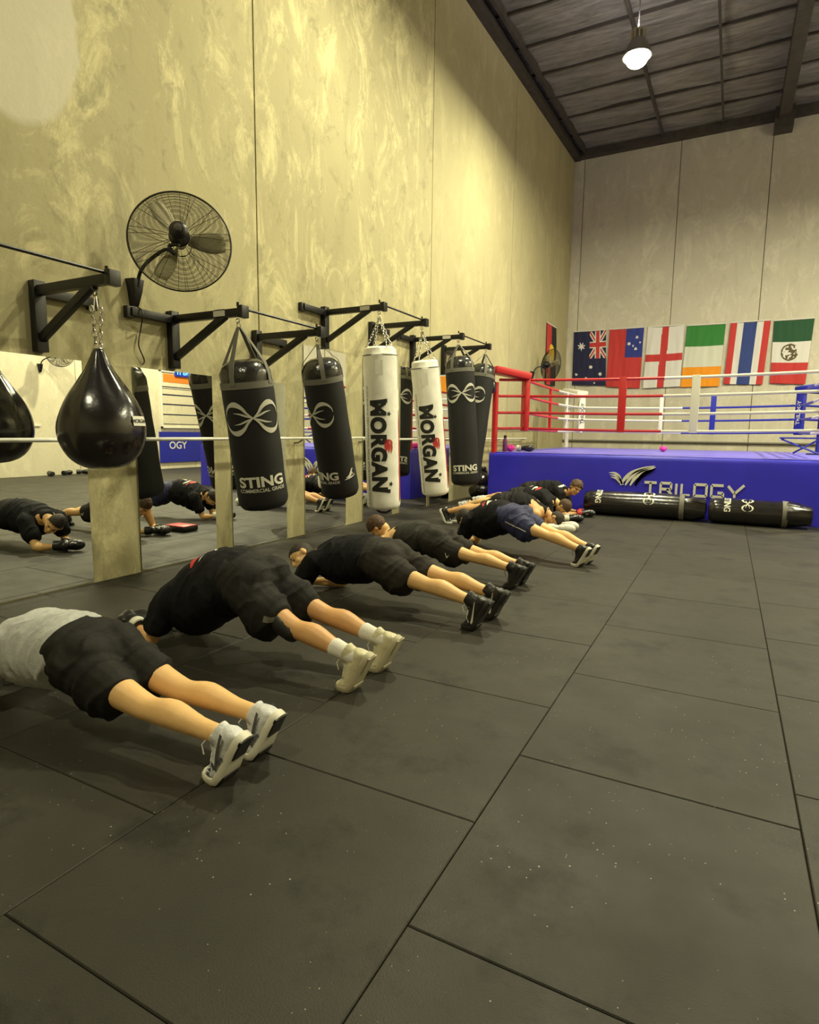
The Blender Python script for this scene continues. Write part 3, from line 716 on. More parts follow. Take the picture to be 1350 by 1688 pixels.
# ------------------------------------------------------------------ fans
def fan(center, nrm, mount, wall_n, label, R=.425):
    c = Vector(center); n_ = Vector(nrm).normalized()
    t = thing('wall_fan', label, 'fan', mount)
    Mo = Vector(mount)
    u = n_.orthogonal().normalized(); v = n_.cross(u)
    def P(a, rr, d): return c - Mo + (u*math.cos(a)+v*math.sin(a))*rr + n_*d
    def prof(k, side):   # guard bulge
        return (.10*(1-(k)**2.2)) * side + (.015*side)
    mb = MB()
    mb.tube([P(2*PI*i/64, R, 0) for i in range(64)], .008, 6, closed=True)
    mb.build('guard_rim', M_['wire'], t)
    for side in (1, -1):
        mb = MB()
        for k in range(34):
            fr = .22 + .78*(k+1)/35
            mb.tube([P(2*PI*i/40, R*fr, prof(fr, side)) for i in range(40)], .0017, 3, closed=True)
        NS = 22 if side > 0 else 18
        for k in range(NS):
            a = 2*PI*k/NS + (.07 if k % 2 else -.07)
            mb.tube([P(a, R*f, prof(f, side)) for f in (.16, .4, .65, .85, 1)], .0022, 4)
        mb.tube([P(2*PI*i/24, R*.2, prof(.2, side)) for i in range(24)], .004, 5, closed=True)
        mb.build('guard', M_['wire'], t)
    for k in range(3):
        a0 = 2*PI*k/3 + .5; mb = MB(); vs = []
        for i in range(8):
            f = .14 + .74*i/7; half = .17 + .22*math.sin(PI*min(1, i/7*.8+.15))
            for j in range(5):
                s_ = (j/4-.5)*2; vs.append(P(a0 + s_*half*(1-.25*f), R*f, .045*s_*(1-.4*f)))
        fs = [(i*5+j, i*5+j+1, (i+1)*5+j+1, (i+1)*5+j) for i in range(7) for j in range(4)]
        b_ = mb.add(vs, fs).build('blade', M_['blade'], t)
        so = b_.modifiers.new('thickness', 'SOLIDIFY'); so.thickness = .003
    Rm = Matrix((u, v, n_)).transposed().to_4x4(); Rm.translation = c - Mo
    MB().lathe([(.02, .27), (.05, .265), (.075, .24), (.08, .12), (.085, .10), (.05, .08)], 24, Rm).build('motor', M_['black'], t)
    MB().lathe([(.045, .0), (.05, .03), (.05, -.05), (.02, -.07)], 20, Rm).build('hub', M_['blade'], t)
    MB().lathe([(.028, .26), (.03, .31), (.018, .315)], 16, Rm).build('swing_knob', M_['dsteel'], t)
    wn = Vector(wall_n)
    e = c - Mo + n_*.16 - Vector((0,0,.08))
    mid = e*.55 + wn*.10 + Vector((0,0,.03))
    mb = MB(); pts = [wn*.09, wn*.10+Vector((0,0,.09)), wn*.12+Vector((0,0,.15))+e*.12, mid+Vector((0,0,.08)), mid+e*.18+Vector((0,0,-.02)), e*.80+Vector((0,0,.05))+n_*.02, e]
    mb.tube([Vector(p) for p in smooth2d(pts, 4)], .016, 8); mb.build('arm', M_['black'], t)
    mb = MB(); sd = wn.cross(Vector((0,0,1)))
    vs = []
    for z, wd, dd in ((.07, .07, .10), (-.04, .05, .09), (-.16, .035, .05)):
        vs += [sd*wd+Vector((0,0,z)), -sd*wd+Vector((0,0,z)), -sd*wd*.8+wn*dd+Vector((0,0,z)), sd*wd*.8+wn*dd+Vector((0,0,z))]
    mb.add(vs, [(0,1,2,3), (11,10,9,8)] + [(i*4+q, i*4+(q+1)%4, (i+1)*4+(q+1)%4, (i+1)*4+q) for i in range(2) for q in range(4)]).build('wall_plate', M_['black'], t, bevel=.006)
    return t
fan((.50, 3.90, 2.965), (.70, -.70, .10), (0, 3.78, 2.60), (1, 0, 0), 'large black caged fan on the left wall above the bags')
fan((.42, 16.55, 3.22), (-.62, -.80, .05), (0, 16.1, 2.95), (1, 0, 0), 'black caged fan in the far corner above the ring, seen nearly edge on')
fan((W-.5, 10.75, 3.45), (-.75, -.65, 0), (W, 10.44, 3.09), (-1, 0, 0), 'black caged fan on the right wall, seen only in a mirror', .36)
tag(MB().tube(smooth2d([(.03, 3.80, 2.44), (.095, 3.80, 2.40), (.095, 3.80, 2.33), (.03, 3.83, 2.25), (.03, 3.80, 2.1), (.02, 3.86, 1.98), (.02, 3.84, 1.93)], 4), .006, 6).build('power_cable', M_['black']),
    'thin black cable running down the wall from the large fan', 'cable')

# ------------------------------------------------------------------ flags
def flag(name, label, corners, pick, mats, plane='back', n=(66, 110), group='flags pinned high on the walls'):
    (x0, z0), (x1, z1), (x2, z2), (x3, z3) = corners   # top-left, top-right, bottom-right, bottom-left
    NX, NY = n; vs = []; fs = []; mi = []; sd = random.random()*50
    for j in range(NY+1):
        v = j/NY
        for i in range(NX+1):
            u = i/NX
            x = (x0*(1-u)+x1*u)*(1-v) + (x3*(1-u)+x2*u)*v; z = (z0*(1-u)+z1*u)*(1-v) + (z3*(1-u)+z2*u)*v
            z -= .02*math.sin(PI*u)*(1-v)
            d = .02 + .035*(.3+.7*v)*(1+noise.noise(Vector((u*3.2+sd, v*.9, 0)))) + .012*noise.noise(Vector((u*9+sd, v*3, 3)))
            vs.append((x, YB - d, z) if plane == 'back' else (d, x, z))
    for j in range(NY):
        for i in range(NX):
            fs.append((j*(NX+1)+i, j*(NX+1)+i+1, (j+1)*(NX+1)+i+1, (j+1)*(NX+1)+i)); mi.append(pick((i+.5)/NX, (j+.5)/NY))
    mb = MB(); mb.v = [Vector(v) for v in vs]; mb.f = fs; mb.mi = mi
    o = mb.build(name, mats); tag(o, label, 'flag', group)
    so = o.modifiers.new('thickness', 'SOLIDIFY'); so.thickness = .003
    hd = MB(); a = vs[0]; b = vs[NX]; hd.bar((a[0], a[1], a[2]+.012), (b[0], b[1], b[2]+.012), .012, .03); hd.build('header_tape', M_['f_white'], o, smooth=False)
    return o
def in_star(u, v, cu, cv, r, k=7, inner=.45, asp=1.65):
    du, dv = (u-cu), (v-cv)*asp; d = math.hypot(du, dv)
    if d > r: return False
    a = math.atan2(du, dv) % (2*PI/k); a = abs(a - PI/k)/(PI/k)
    return d < r*(inner + (1-inner)*a**1.5)
def aus(u, v):
    if u > .5 and v < .5:   # quarter emblem turned on its side
        p = (u-.5)/.5; q = v/.5
        if abs(p-.5) < .10 or abs(q-.5) < .075: return 1
        if abs(p-.5) < .17 or abs(q-.5) < .125: return 2
        d1 = abs(p-q); d2 = abs(p+q-1)
        if d1 < .05 or d2 < .05: return 1
        if d1 < .13 or d2 < .13: return 2
        return 0
    if in_star(u, v, .25, .27, .135, 7, .38): return 2
    for cu, cv, r in ((.55, .66, .062), (.83, .79, .062), (.12, .80, .05), (.42, .87, .045), (.66, .95, .03)):
        if in_star(u, v, cu, cv, r, 7, .6): return 2
    return 0
def sam(u, v):
    if u > .5 and v < .48:
        for cu, cv, r in ((.82, .15, .05), (.60, .25, .055), (.92, .24, .035), (.80, .34, .05), (.72, .29, .03)):
            if in_star(u, v, cu, cv, r, 5, .55): return 2
        return 1
    return 0
FY = YB
flag('flag', 'dark navy flag with white stars and a small red and white cross corner', ((.217,4.62),(1.21,4.62),(1.30,2.90),(.235,2.95)), aus, [M_['f_navy'], M_['f_red'], M_['f_white']])
flag('flag', 'red flag with a blue corner of white stars', ((1.32,4.62),(2.33,4.62),(2.31,2.79),(1.30,2.87)), sam, [M_['f_red'], M_['f_blue'], M_['f_white']])
flag('flag', 'white flag with a plain red cross', ((2.44,4.61),(3.45,4.61),(3.45,2.82),(2.40,2.79)), lambda u, v: 1 if abs(u-.5+.03*v) < .095 or abs(v-.505) < .058 else 0, [M_['f_white'], M_['f_red']])
flag('flag', 'flag with green, white and orange bands from top to bottom', ((3.53,4.58),(4.54,4.57),(4.49,2.80),(3.46,2.80)), lambda u, v: 0 if v < .335 else (1 if v < .67 else 2), [M_['f_green'], M_['f_cream'], M_['f_orange']])
flag('flag', 'flag with upright red, white, blue, white and red stripes', ((4.67,4.58),(5.66,4.58),(5.58,2.82),(4.60,2.86)), lambda u, v: 0 if u < .16 or u > .84 else (1 if u < .33 or u > .66 else 2), [M_['f_red'], M_['f_white'], M_['f_thai']])
def mex(u, v):
    if v < .335: return 0
    if v > .665: return 2
    du, dv = (u-.47), (v-.5)*1.75; d = math.hypot(du, dv); a = math.atan2(dv, du)
    if .19 < d < .235 and not (-.9 < a < .2): return 3
    if d < .19 and noise.noise(Vector((u*15+v*6, v*26, 2))) + .25*(du+.02)/.2 > -.02: return 3
    return 1
flag('flag', 'flag with dark green, white and red bands and a round brown emblem', ((5.735,4.56),(6.68,4.56),(6.60,2.80),(5.76,2.85)), mex, [M_['f_dgreen'], M_['f_white'], M_['f_red'], M_['f_brown']])
def abo(u, v):
    du, dv = (u-.52), (v-.46)*1.65
    if math.hypot(du, dv) < .26: return 2
    return 0 if u < .5 else 1
flag('flag', 'red and black flag with a yellow disc, alone on the left wall by the corner', ((17.45,4.52),(18.5,4.52),(18.45,2.80),(17.45,2.80)), abo, [M_['f_red'], M_['f_black'], M_['f_yellow']], 'left')

# ------------------------------------------------------------------ boxing ring
X0, X1, Y0, Y1, RH = .85, 6.75, 10.79, 16.7, 1.0
ring = thing('boxing_ring', 'raised blue boxing ring with red, white and blue ropes under the flags', 'boxing ring', ((X0+X1)/2, (Y0+Y1)/2, 0))
RC = Vector(((X0+X1)/2, (Y0+Y1)/2, 0))
def RB(mb): 
    mb.v = [v - RC for v in mb.v]; return mb
# draped apron: gently rippled box with rounded top edge
mb = MB(); vs = []; loop = []
NS = 60
def per(e, k):
    f = k/NS
    return [(X0+(X1-X0)*f, Y0, 0, -1), (X1, Y0+(Y1-Y0)*f, 1, 0), (X1-(X1-X0)*f, Y1, 0, 1), (X0, Y1-(Y1-Y0)*f, -1, 0)][e]
rows = [0, .12, .25, .4, .55, .7, .82, .92, .965, .99, 1.0]
for z in rows:
    for e in range(4):
        for k in range(NS):
            x, y, nx, ny = per(e, k)
            d = .018*noise.noise(Vector((x*1.3, y*1.3, z*1.5)))*(1-z*.7) - (.0 if z < .95 else (z-.95)**2*14)
            d += .02*(1-z)
            vs.append((x+nx*d, y+ny*d, z*RH))
P_ = 4*NS
fs = [(i*P_+k, i*P_+(k+1)%P_, (i+1)*P_+(k+1)%P_, (i+1)*P_+k) for i in range(len(rows)-1) for k in range(P_)]
RB(mb.add(vs, fs)).build('apron', M_['blue'], ring)
mb = MB(); vs = []
for j in range(31):
    for i in range(31):
        x = X0+.03+(X1-X0-.06)*i/30; y = Y0+.03+(Y1-Y0-.06)*j/30; vs.append((x, y, RH + .006 + .006*noise.noise(Vector((x*2, y*2, 0)))))
fs = [(j*31+i, j*31+i+1, (j+1)*31+i+1, (j+1)*31+i) for j in range(30) for i in range(30)]
RB(mb.add(vs, fs)).build('canvas', M_['bluetop'], ring)
RB(MB().box((X0+.1, Y0+.1, 0), (X1-.1, Y1-.1, .94))).build('platform', M_['dsteel'], ring, smooth=False)
# apron lettering and winged mark
def fr(x, y): return Vector((x, Y0-.035, y)) - RC
S = []
for k in range(4):
    o_ = k*.085
    S.append(taper_stroke([(3.27+o_*1.15, .50, .03), (3.36+o_*1.1, .62, .062), (3.50+o_, .72, .066), (3.72+o_*.6, .80-k*.012, .04), (3.93+k*.01, .845-k*.012, .006)]))
    S.append(taper_stroke([(3.02+k*.02, .70-k*.035, .006), (3.14+k*.015, .70-k*.045, .035), (3.24+k*.01, .64-k*.045, .045), (3.29+k*.02, .53-k*.01, .02)]) if k < 3 else S[-1])
S = [([(3.06 + (x-3.02)*.80, y) for x, y in v_], f__) for v_, f__ in S]
RB_ = patch(S, fr); RB_.build('apron_emblem', M_['print'], ring)
# squared capitals T R I L O G Y drawn as strokes
def seg_(pts, w_=.045): return [strip2d([a, b], [w_, w_]) for a, b in zip(pts[:-1], pts[1:])]
X = 0; L_ = []; h0, h1 = .38, .565
L_ += seg_([(X-.02, h1), (X+.22, h1)]) + seg_([(X+.10, h1), (X+.10, h0)])
L_ += seg_([(X+.30, h0), (X+.30, h1-.0), (X+.50, h1), (X+.50, h1-.10), (X+.32, h1-.10)]) + seg_([(X+.42, h1-.1), (X+.52, h0)])
L_ += seg_([(X+.60, h1), (X+.60, h0)]) + seg_([(X+.70, h1), (X+.70, h0), (X+.86, h0)])
L_ += seg_([(X+.94, h0), (X+.94, h1), (X+1.16, h1), (X+1.16, h0), (X+.94, h0)])
L_ += seg_([(X+1.46, h1), (X+1.25, h1), (X+1.25, h0), (X+1.46, h0), (X+1.46, h1-.12), (X+1.36, h1-.12)])
L_ += seg_([(X+1.54, h1), (X+1.66, h1-.12), (X+1.82, h1+.02)]) + seg_([(X+1.66, h1-.12), (X+1.66, h0)])
L_ = [([(3.66 + x*.80, y) for x, y in v_], f__) for v_, f__ in L_]
patch(L_, fr).build('apron_lettering', M_['print'], ring)
HZ = [1.455, 1.75, 2.06, 2.36]; IN = .53
corn = {'fl': (X0+.07, Y0+.07, 1, 1, 'red'), 'fr': (X1-.07, Y0+.07, -1, 1, 'wvinyl'), 'bl': (X0+.07, Y1-.07, 1, -1, 'wvinyl'), 'br': (X1-.07, Y1-.07, -1, -1, 'bluep')}
cu_pos = {}
for key, (x, y, sx, sy, mn) in corn.items():
    p = RB(MB().tube([(x, y, RH-.02), (x, y, 2.30)], .055, 16)); o = p.build('corner_post', M_[mn], ring)
    cx, cy = x+sx*.45, y+sy*.42; cu_pos[key] = (cx, cy)
    d = Vector((sx, sy, 0)).normalized(); s_ = Vector((-d.y, d.x, 0))
    Mt = Matrix((s_, d, Vector((0,0,1)))).transposed().to_4x4(); Mt.translation = Vector((cx, cy, 0)) - RC
    b = MB().box((-.10, -.05, 1.40), (.10, .05, 2.42), 0, Mt).build('corner_cushion', M_[mn], ring, bevel=.03)
    if mn != 'red':
        vs, fs = text_tris('TRILOGY', .13, .003, .06)
        c2 = MB().add([Mt @ Vector((-yy*1, .053, 1.9 - xx)) if sy > 0 else Mt @ Vector((yy*-1, .053, 1.9+xx)) for xx, yy in vs], fs); c2.build('cushion_lettering', M_['ink' if mn == 'wvinyl' else 'print'], b)
    # sloping padded top bar from the post to the cushion
    a0 = Vector((x-sx*.05, y-sy*.05, 2.53)) - RC; a1 = Vector((cx+sx*.03, cy+sy*.03, 2.42)) - RC
    mb = MB(); mb.bar(a0, a1, .34, .13); mb.build('top_pad', M_[mn], ring, bevel=.035)
    MB().tube([a0 - Vector((0,0,.2)), a0], .045, 12).build('post_cap', M_[mn], ring)
    for z in HZ:
        mb = MB().tube([Vector((x+sx*.05, y+sy*.05, z-.01))-RC, Vector((cx-sx*.04, cy-sy*.04, z))-RC], .026, 10); mb.build('turnbuckle', M_[mn], ring)
def rope(a, b, z, c0, c1):
    a = Vector((*a, z)); b = Vector((*b, z)); mb = MB(); pts = []; N_ = 24
    for i in range(N_+1):
        f = i/N_; pts.append(a.lerp(b, f) - Vector((0, 0, .035*math.sin(PI*f))) - RC)
    h = N_//2
    mb.tube(pts[:h+1], .025, 10, 0); mb.tube(pts[h:], .025, 10, 1)
    mb.build('rope', [M_[c0], M_[c1]], ring)
for k, z in enumerate(HZ):
    rope(cu_pos['fl'], cu_pos['fr'], z, 'red', 'wvinyl'); rope(cu_pos['fl'], cu_pos['bl'], z, 'red', 'wvinyl')
    rope(cu_pos['bl'], cu_pos['br'], z, 'wvinyl', 'bluep'); rope(cu_pos['fr'], cu_pos['br'], z, 'wvinyl', 'bluep')
def spacer(x, y, c, axis='x', wd=.085):
    mb = MB()
    if axis == 'x': mb.box((x-wd/2, y-.03, HZ[0]-.06), (x+wd/2, y+.03, HZ[3]+.0))
    else: mb.box((x-.03, y-wd/2, HZ[0]-.06), (x+.03, y+wd/2, HZ[3]+.0))
    RB(mb).build('rope_spacer', M_[c], ring, bevel=.01)
fy, by = cu_pos['fl'][1], cu_pos['bl'][1]
spacer(3.13, fy, 'red', wd=.13); spacer(4.30, fy, 'wvinyl', wd=.13)
spacer(3.32, by, 'wvinyl'); spacer(4.47, by, 'bluep', wd=.12)
spacer(cu_pos['fl'][0], 13.1, 'red', 'y', .05); spacer(cu_pos['fl'][0], 14.6, 'wvinyl', 'y', .05)
# folding corner stool frame on the far right corner
t = thing('corner_stool', 'dark blue folding stool frame beside the blue far right corner of the ring', 'stool', (6.1, 14.2, RH))
MB().bar((-.35, 0, .33), (.35, 0, .33), .05, .03).build('seat', M_['bluep'], t)
for a, b in (((-.32, 0, .31), (.32, -.05, .03)), ((.32, 0, .31), (-.1, .05, .03))): MB().tube([a, b], .018, 8).build('leg', M_['bluep'], t)
MB().box((.12, -.06, .01), (.36, .06, .035)).build('foot', M_['ink'], t, bevel=.008)

# gloves and small items about the ring
def glove_mb(L=.28):
    mb = MB()
    mb.ell((.07, 0, .0), (.095, .062, .060)); mb.ell((.02, 0, 0), (.09, .055, .052)); mb.ell((.05, .055, .01), (.058, .026, .030))
    mb.tube([(-.05, 0, 0), (-.16, 0, 0)], [.044, .050], 16)
    return mb
def glove(parent, pos, d, mn, cuffm, roll=0, name='boxing_glove', scale=1.0):
    d = Vector(d).normalized(); up = Vector((0,0,1)); s_ = up.cross(d).normalized(); up = d.cross(s_)
    if roll: q = Matrix.Rotation(roll, 3, d); s_ = q @ s_; up = q @ up
    Mt = Matrix((d, s_, up)).transposed().to_4x4() @ Matrix.Scale(scale, 4)
    mb = glove_mb(); mb.v = [Mt @ v + Vector(pos) for v in mb.v]
    g = fuse(name, mb, M_[mn], parent, .008*scale, 3)
    c = MB().lathe([(.050, -.155), (.056, -.15), (.057, -.075), (.050, -.07)], 20, Matrix.Translation(Vector(pos)) @ Mt @ Matrix.Rotation(PI/2, 4, 'Y') @ Matrix.Scale(-1, 4, Vector((0,0,1))), cap=False)
    # lathe axis z -> along d
    c = MB(); 
    for q in range(2): pass
    vs = []; seg = 20
    for rr, xx in ((.046, -.158), (.055, -.155), (.056, -.085), (.048, -.08)):
        for k in range(seg): vs.append(Mt @ Vector((xx, rr*math.cos(2*PI*k/seg), rr*math.sin(2*PI*k/seg))) + Vector(pos))
    c.add(vs, [(i*seg+k, i*seg+(k+1)%seg, (i+1)*seg+(k+1)%seg, (i+1)*seg+k) for i in range(3) for k in range(seg)])
    c.build('wrist_strap', M_[cuffm], g)
    return g
def loose_glove(pos, d, mn, cuffm, label, roll=0, scale=1.0, group=None):
    t = glove(None, (0,0,0), d, mn, cuffm, roll, 'boxing_glove', scale); t.location = pos; tag(t, label, 'glove', group); return t
loose_glove((.90, 10.665, 2.30), (.1, .0, -1), 'glove', 'glove', 'black boxing glove hanging on the red ring post', .3, 1.35)
loose_glove((1.10, 11.30, 1.075), (.2, -1, .0), 'pink', 'pink', 'pink boxing glove lying on the ring canvas near the red corner', 0, 1.15)
loose_glove((1.30, 11.62, 1.07), (.9, .3, .0), 'glove', 'silver', 'black boxing glove lying beside the pink one on the ring canvas', 0, 1.1)
loose_glove((3.62, 13.9, 1.07), (.2, -1, .0), 'pink', 'pink', 'pink boxing glove lying in the middle of the ring canvas', 0, 1.0)
t = thing('water_bottle', 'small purple bottle standing at the foot of the red ring post', 'bottle', (1.08, 11.02, RH+.012))
MB().lathe([(.04, 0), (.045, .01), (.045, .2), (.03, .24), (.025, .26)], 20).build('bottle_body', M_['purple'], t)
MB().lathe([(.028, .26), (.028, .30), (.01, .31)], 16).build('cap', M_['ink'], t)

# two long bags on the floor in front of the ring
def floor_bag(x0, x1, y, r, label, s=1):
    t = thing('heavy_bag', label, 'punching bag', ((x0+x1)/2, y, 0), 'black bags lying on the floor before the ring')
    h = (x1-x0)/2
    def shell(prof, amp=.02, seg=40):
        vs = []
        for rr, x in prof:
            for k in range(seg):
                a = 2*PI*k/seg; q = rr*(1+amp*noise.noise(Vector((x*3, math.cos(a)*1.6, math.sin(a)*1.6)))); z = r + q*math.sin(a)
                vs.append((x, q*math.cos(a), max(z, .004)))
        n_ = len(prof); fs = [(i*seg+k, i*seg+(k+1)%seg, (i+1)*seg+(k+1)%seg, (i+1)*seg+k) for i in range(n_-1) for k in range(seg)] + [tuple(range(seg)), tuple((n_-1)*seg+k for k in range(seg))]
        return MB().add(vs, fs)
    shell([(r*.3, -h), (r*.8, -h+.015), (r*.96, -h+.06)] + [(r, -h+.1+(2*h-.5)*i/16) for i in range(17)] + [(r*.97, h-.32)]).build('bag_body', M_['leather'], t)
    shell([(r*.97, h-.34), (r*.95, h-.2), (r*.8, h-.09), (r*.75, h-.02), (r*.3, h)], .22).build('bag_cap', M_['leather'], t)
    MB().lathe([(r*1.0, -.035), (r*1.03, -.035), (r*1.03, .035), (r*1.0, .035)], 40, Matrix.Translation((h-.36, 0, r)) @ Matrix.Rotation(PI/2, 4, 'Y'), cap=False).build('strap_band', M_['web'], t)
    def on(x, yv): a = PI + PI*.16 + .0 - yv/r; return Vector((x, r*1.035*math.cos(-a+PI*1.0)*-1*-1, r + r*1.035*math.sin(PI-a+PI)))
    def on(x, yv):
        a = math.radians(228) - yv/r * 1.0        # front-top quadrant, facing the camera side
        a = math.radians(128) + 0 - 0 + 0
        th = math.radians(45) + yv/r; return Vector((x, -r*1.03*math.cos(th), r + r*1.03*math.sin(th)))
    patch([([(y_*.8+h-.85, -x_*.8) for x_, y_ in vs], fs) for vs, fs in sting_logo(r*.5)], on).build('bag_emblem', M_['print'], t)
    vs, fs = text_tris('STING', r*.62, r*.02, r*.12, 1.0)
    patch([([(y_-h+.26, -x_*.85) for x_, y_ in vs], fs)], on).build('bag_lettering', M_['print'], t)
    return t
floor_bag(2.72, 4.62, 10.52, .205, 'long black bag lying on the floor before the ring, left one')
floor_bag(4.64, 6.02, 10.48, .195, 'shorter black bag lying on the floor before the ring, right one')
# black leather bag leaning at the wall behind the last hanging bags
t = thing('teardrop_bag', 'black leather bag slumped on the floor by the wall, left of the ring', 'punching bag', (.42, 11.55, 0))
mb = MB(); mb.ell((0, 0, .19), (.27, .27, .19)); mb.ell((.02, -.02, .36), (.19, .2, .2)); mb.ell((.0, .05, .52), (.09, .1, .16))
fuse('bag_body', mb, M_['leather'], t, .018, 3, lambda c, n_: .015*noise.noise(c*7))
MB().tube(smooth2d([(.02, .0, .62), (.10, -.05, .67), (.16, -.10, .55), (.20, -.16, .40)], 5), .014, 8).build('strap', M_['leather'], t)

# wall plates and pipes near the corner
tag(MB().tube([(.0, YB-.06, 1.17), (W, YB-.06, 1.17)], .03, 10).build('wall_rail', M_['web']), 'grey pipe running along the back wall behind the ring', 'rail')
tag(MB().box((W-.03, 8.6, 1.41), (W-.0, 10.35, 1.455)).build('wall_rail', M_['white'], smooth=False), 'white rail on the right wall, seen only in a mirror', 'rail')

# things on the right wall, met in the mirrors
t = thing('reflection_board', 'white framed board painted with a reflection of the ring ropes on the right wall, seen only in a mirror', 'board', (W, 15.75, 1.42))  # stands for a framed mirror, with the ring's reflection painted on
MB().box((-.03, -1.2, .03), (-.005, 1.2, 1.95)).build('panel', M_['far'], t, smooth=False)
mb = MB(); mb.box((-.06, -1.25, 0), (0, 1.25, .05)); mb.box((-.06, -1.25, 1.92), (0, 1.25, 1.97)); mb.box((-.06, -1.25, 0), (0, -1.19, 1.97)); mb.box((-.06, 1.19, 0), (0, 1.25, 1.97)); mb.build('frame', M_['white'], t, smooth=False)
mb = MB()
for z, th in ((1.42, .03), (1.36, .015), (1.15, .04), (.82, .04), (.47, .035), (.14, .02)): mb.box((-.036, -1.15, z-th/2), (-.031, 1.15, z+th/2))
mb.build('painted_ropes', M_['f_navy'], t, smooth=False)  # reflected ring ropes drawn as dark strips
MB().box((-.037, -1.1, 1.58), (-.031, .6, 1.86)).build('painted_flag', M_['orange'], t, smooth=False)  # reflected flag drawn as an orange patch
t = thing('wall_sheet', 'blue panel painted as the reflected ring side with white letters, below the framed board on the right wall', 'banner', (W, 15.9, 0))  # reflection of the ring side, added as a solid blue panel
MB().box((-.05, -1.5, .22), (-.01, 1.5, 1.29)).build('sheet', M_['bluep'], t, smooth=False)
vs, fs = text_tris('OGY', .36, .004, .3)
MB().add([(-.056, (x-.72), .82+y) for x, y in vs], fs).build('reflected_lettering', M_['print'], t)
t = thing('wall_timer', 'blue lit digital timer above the framed board on the right wall', 'clock', (W, 15.55, 3.36))
MB().box((-.09, -.42, -.13), (-.02, .48, .13)).build('timer_case', M_['timer'], t, smooth=False, bevel=.02)
vs, fs = text_tris('01:45 11', .24, .006, .3)
MB().add([(-.094, -x*.9+.03, y*.8) for x, y in vs], fs).build('digits', M_['led'], t)
t = thing('wall_sheet', 'tall black banner with cream stripes over red on the right wall, seen in a mirror', 'banner', (W, 21.5-2.4, 0))
MB().box((-.03, -.9, .6), (-.01, .9, 4.6)).build('sheet', M_['f_black'], t, smooth=False)
for z in (2.1, 2.45): MB().add([(-.034, -.9, z), (-.034, .9, z+1.0), (-.034, .9, z+1.2), (-.034, -.9, z+.2)], [(0,1,2,3)]).build('stripe', M_['print'], t, smooth=False)
MB().add([(-.034, -.9, .6), (-.034, .9, .6), (-.034, .9, 2.9), (-.034, -.9, 1.95)], [(0,1,2,3)]).build('red_field', M_['redp'], t, smooth=False)
for k, (y, a) in enumerate(((10.35, .3), (10.85, 1.2), (11.35, 2.2), (11.85, .8))):
    loose_glove((W-.35, y, .075), (math.cos(a), math.sin(a), .0), 'glove', 'glove', 'black boxing glove lying on the floor at the foot of the right wall', 0, 1.2, 'gloves at the foot of the right wall')

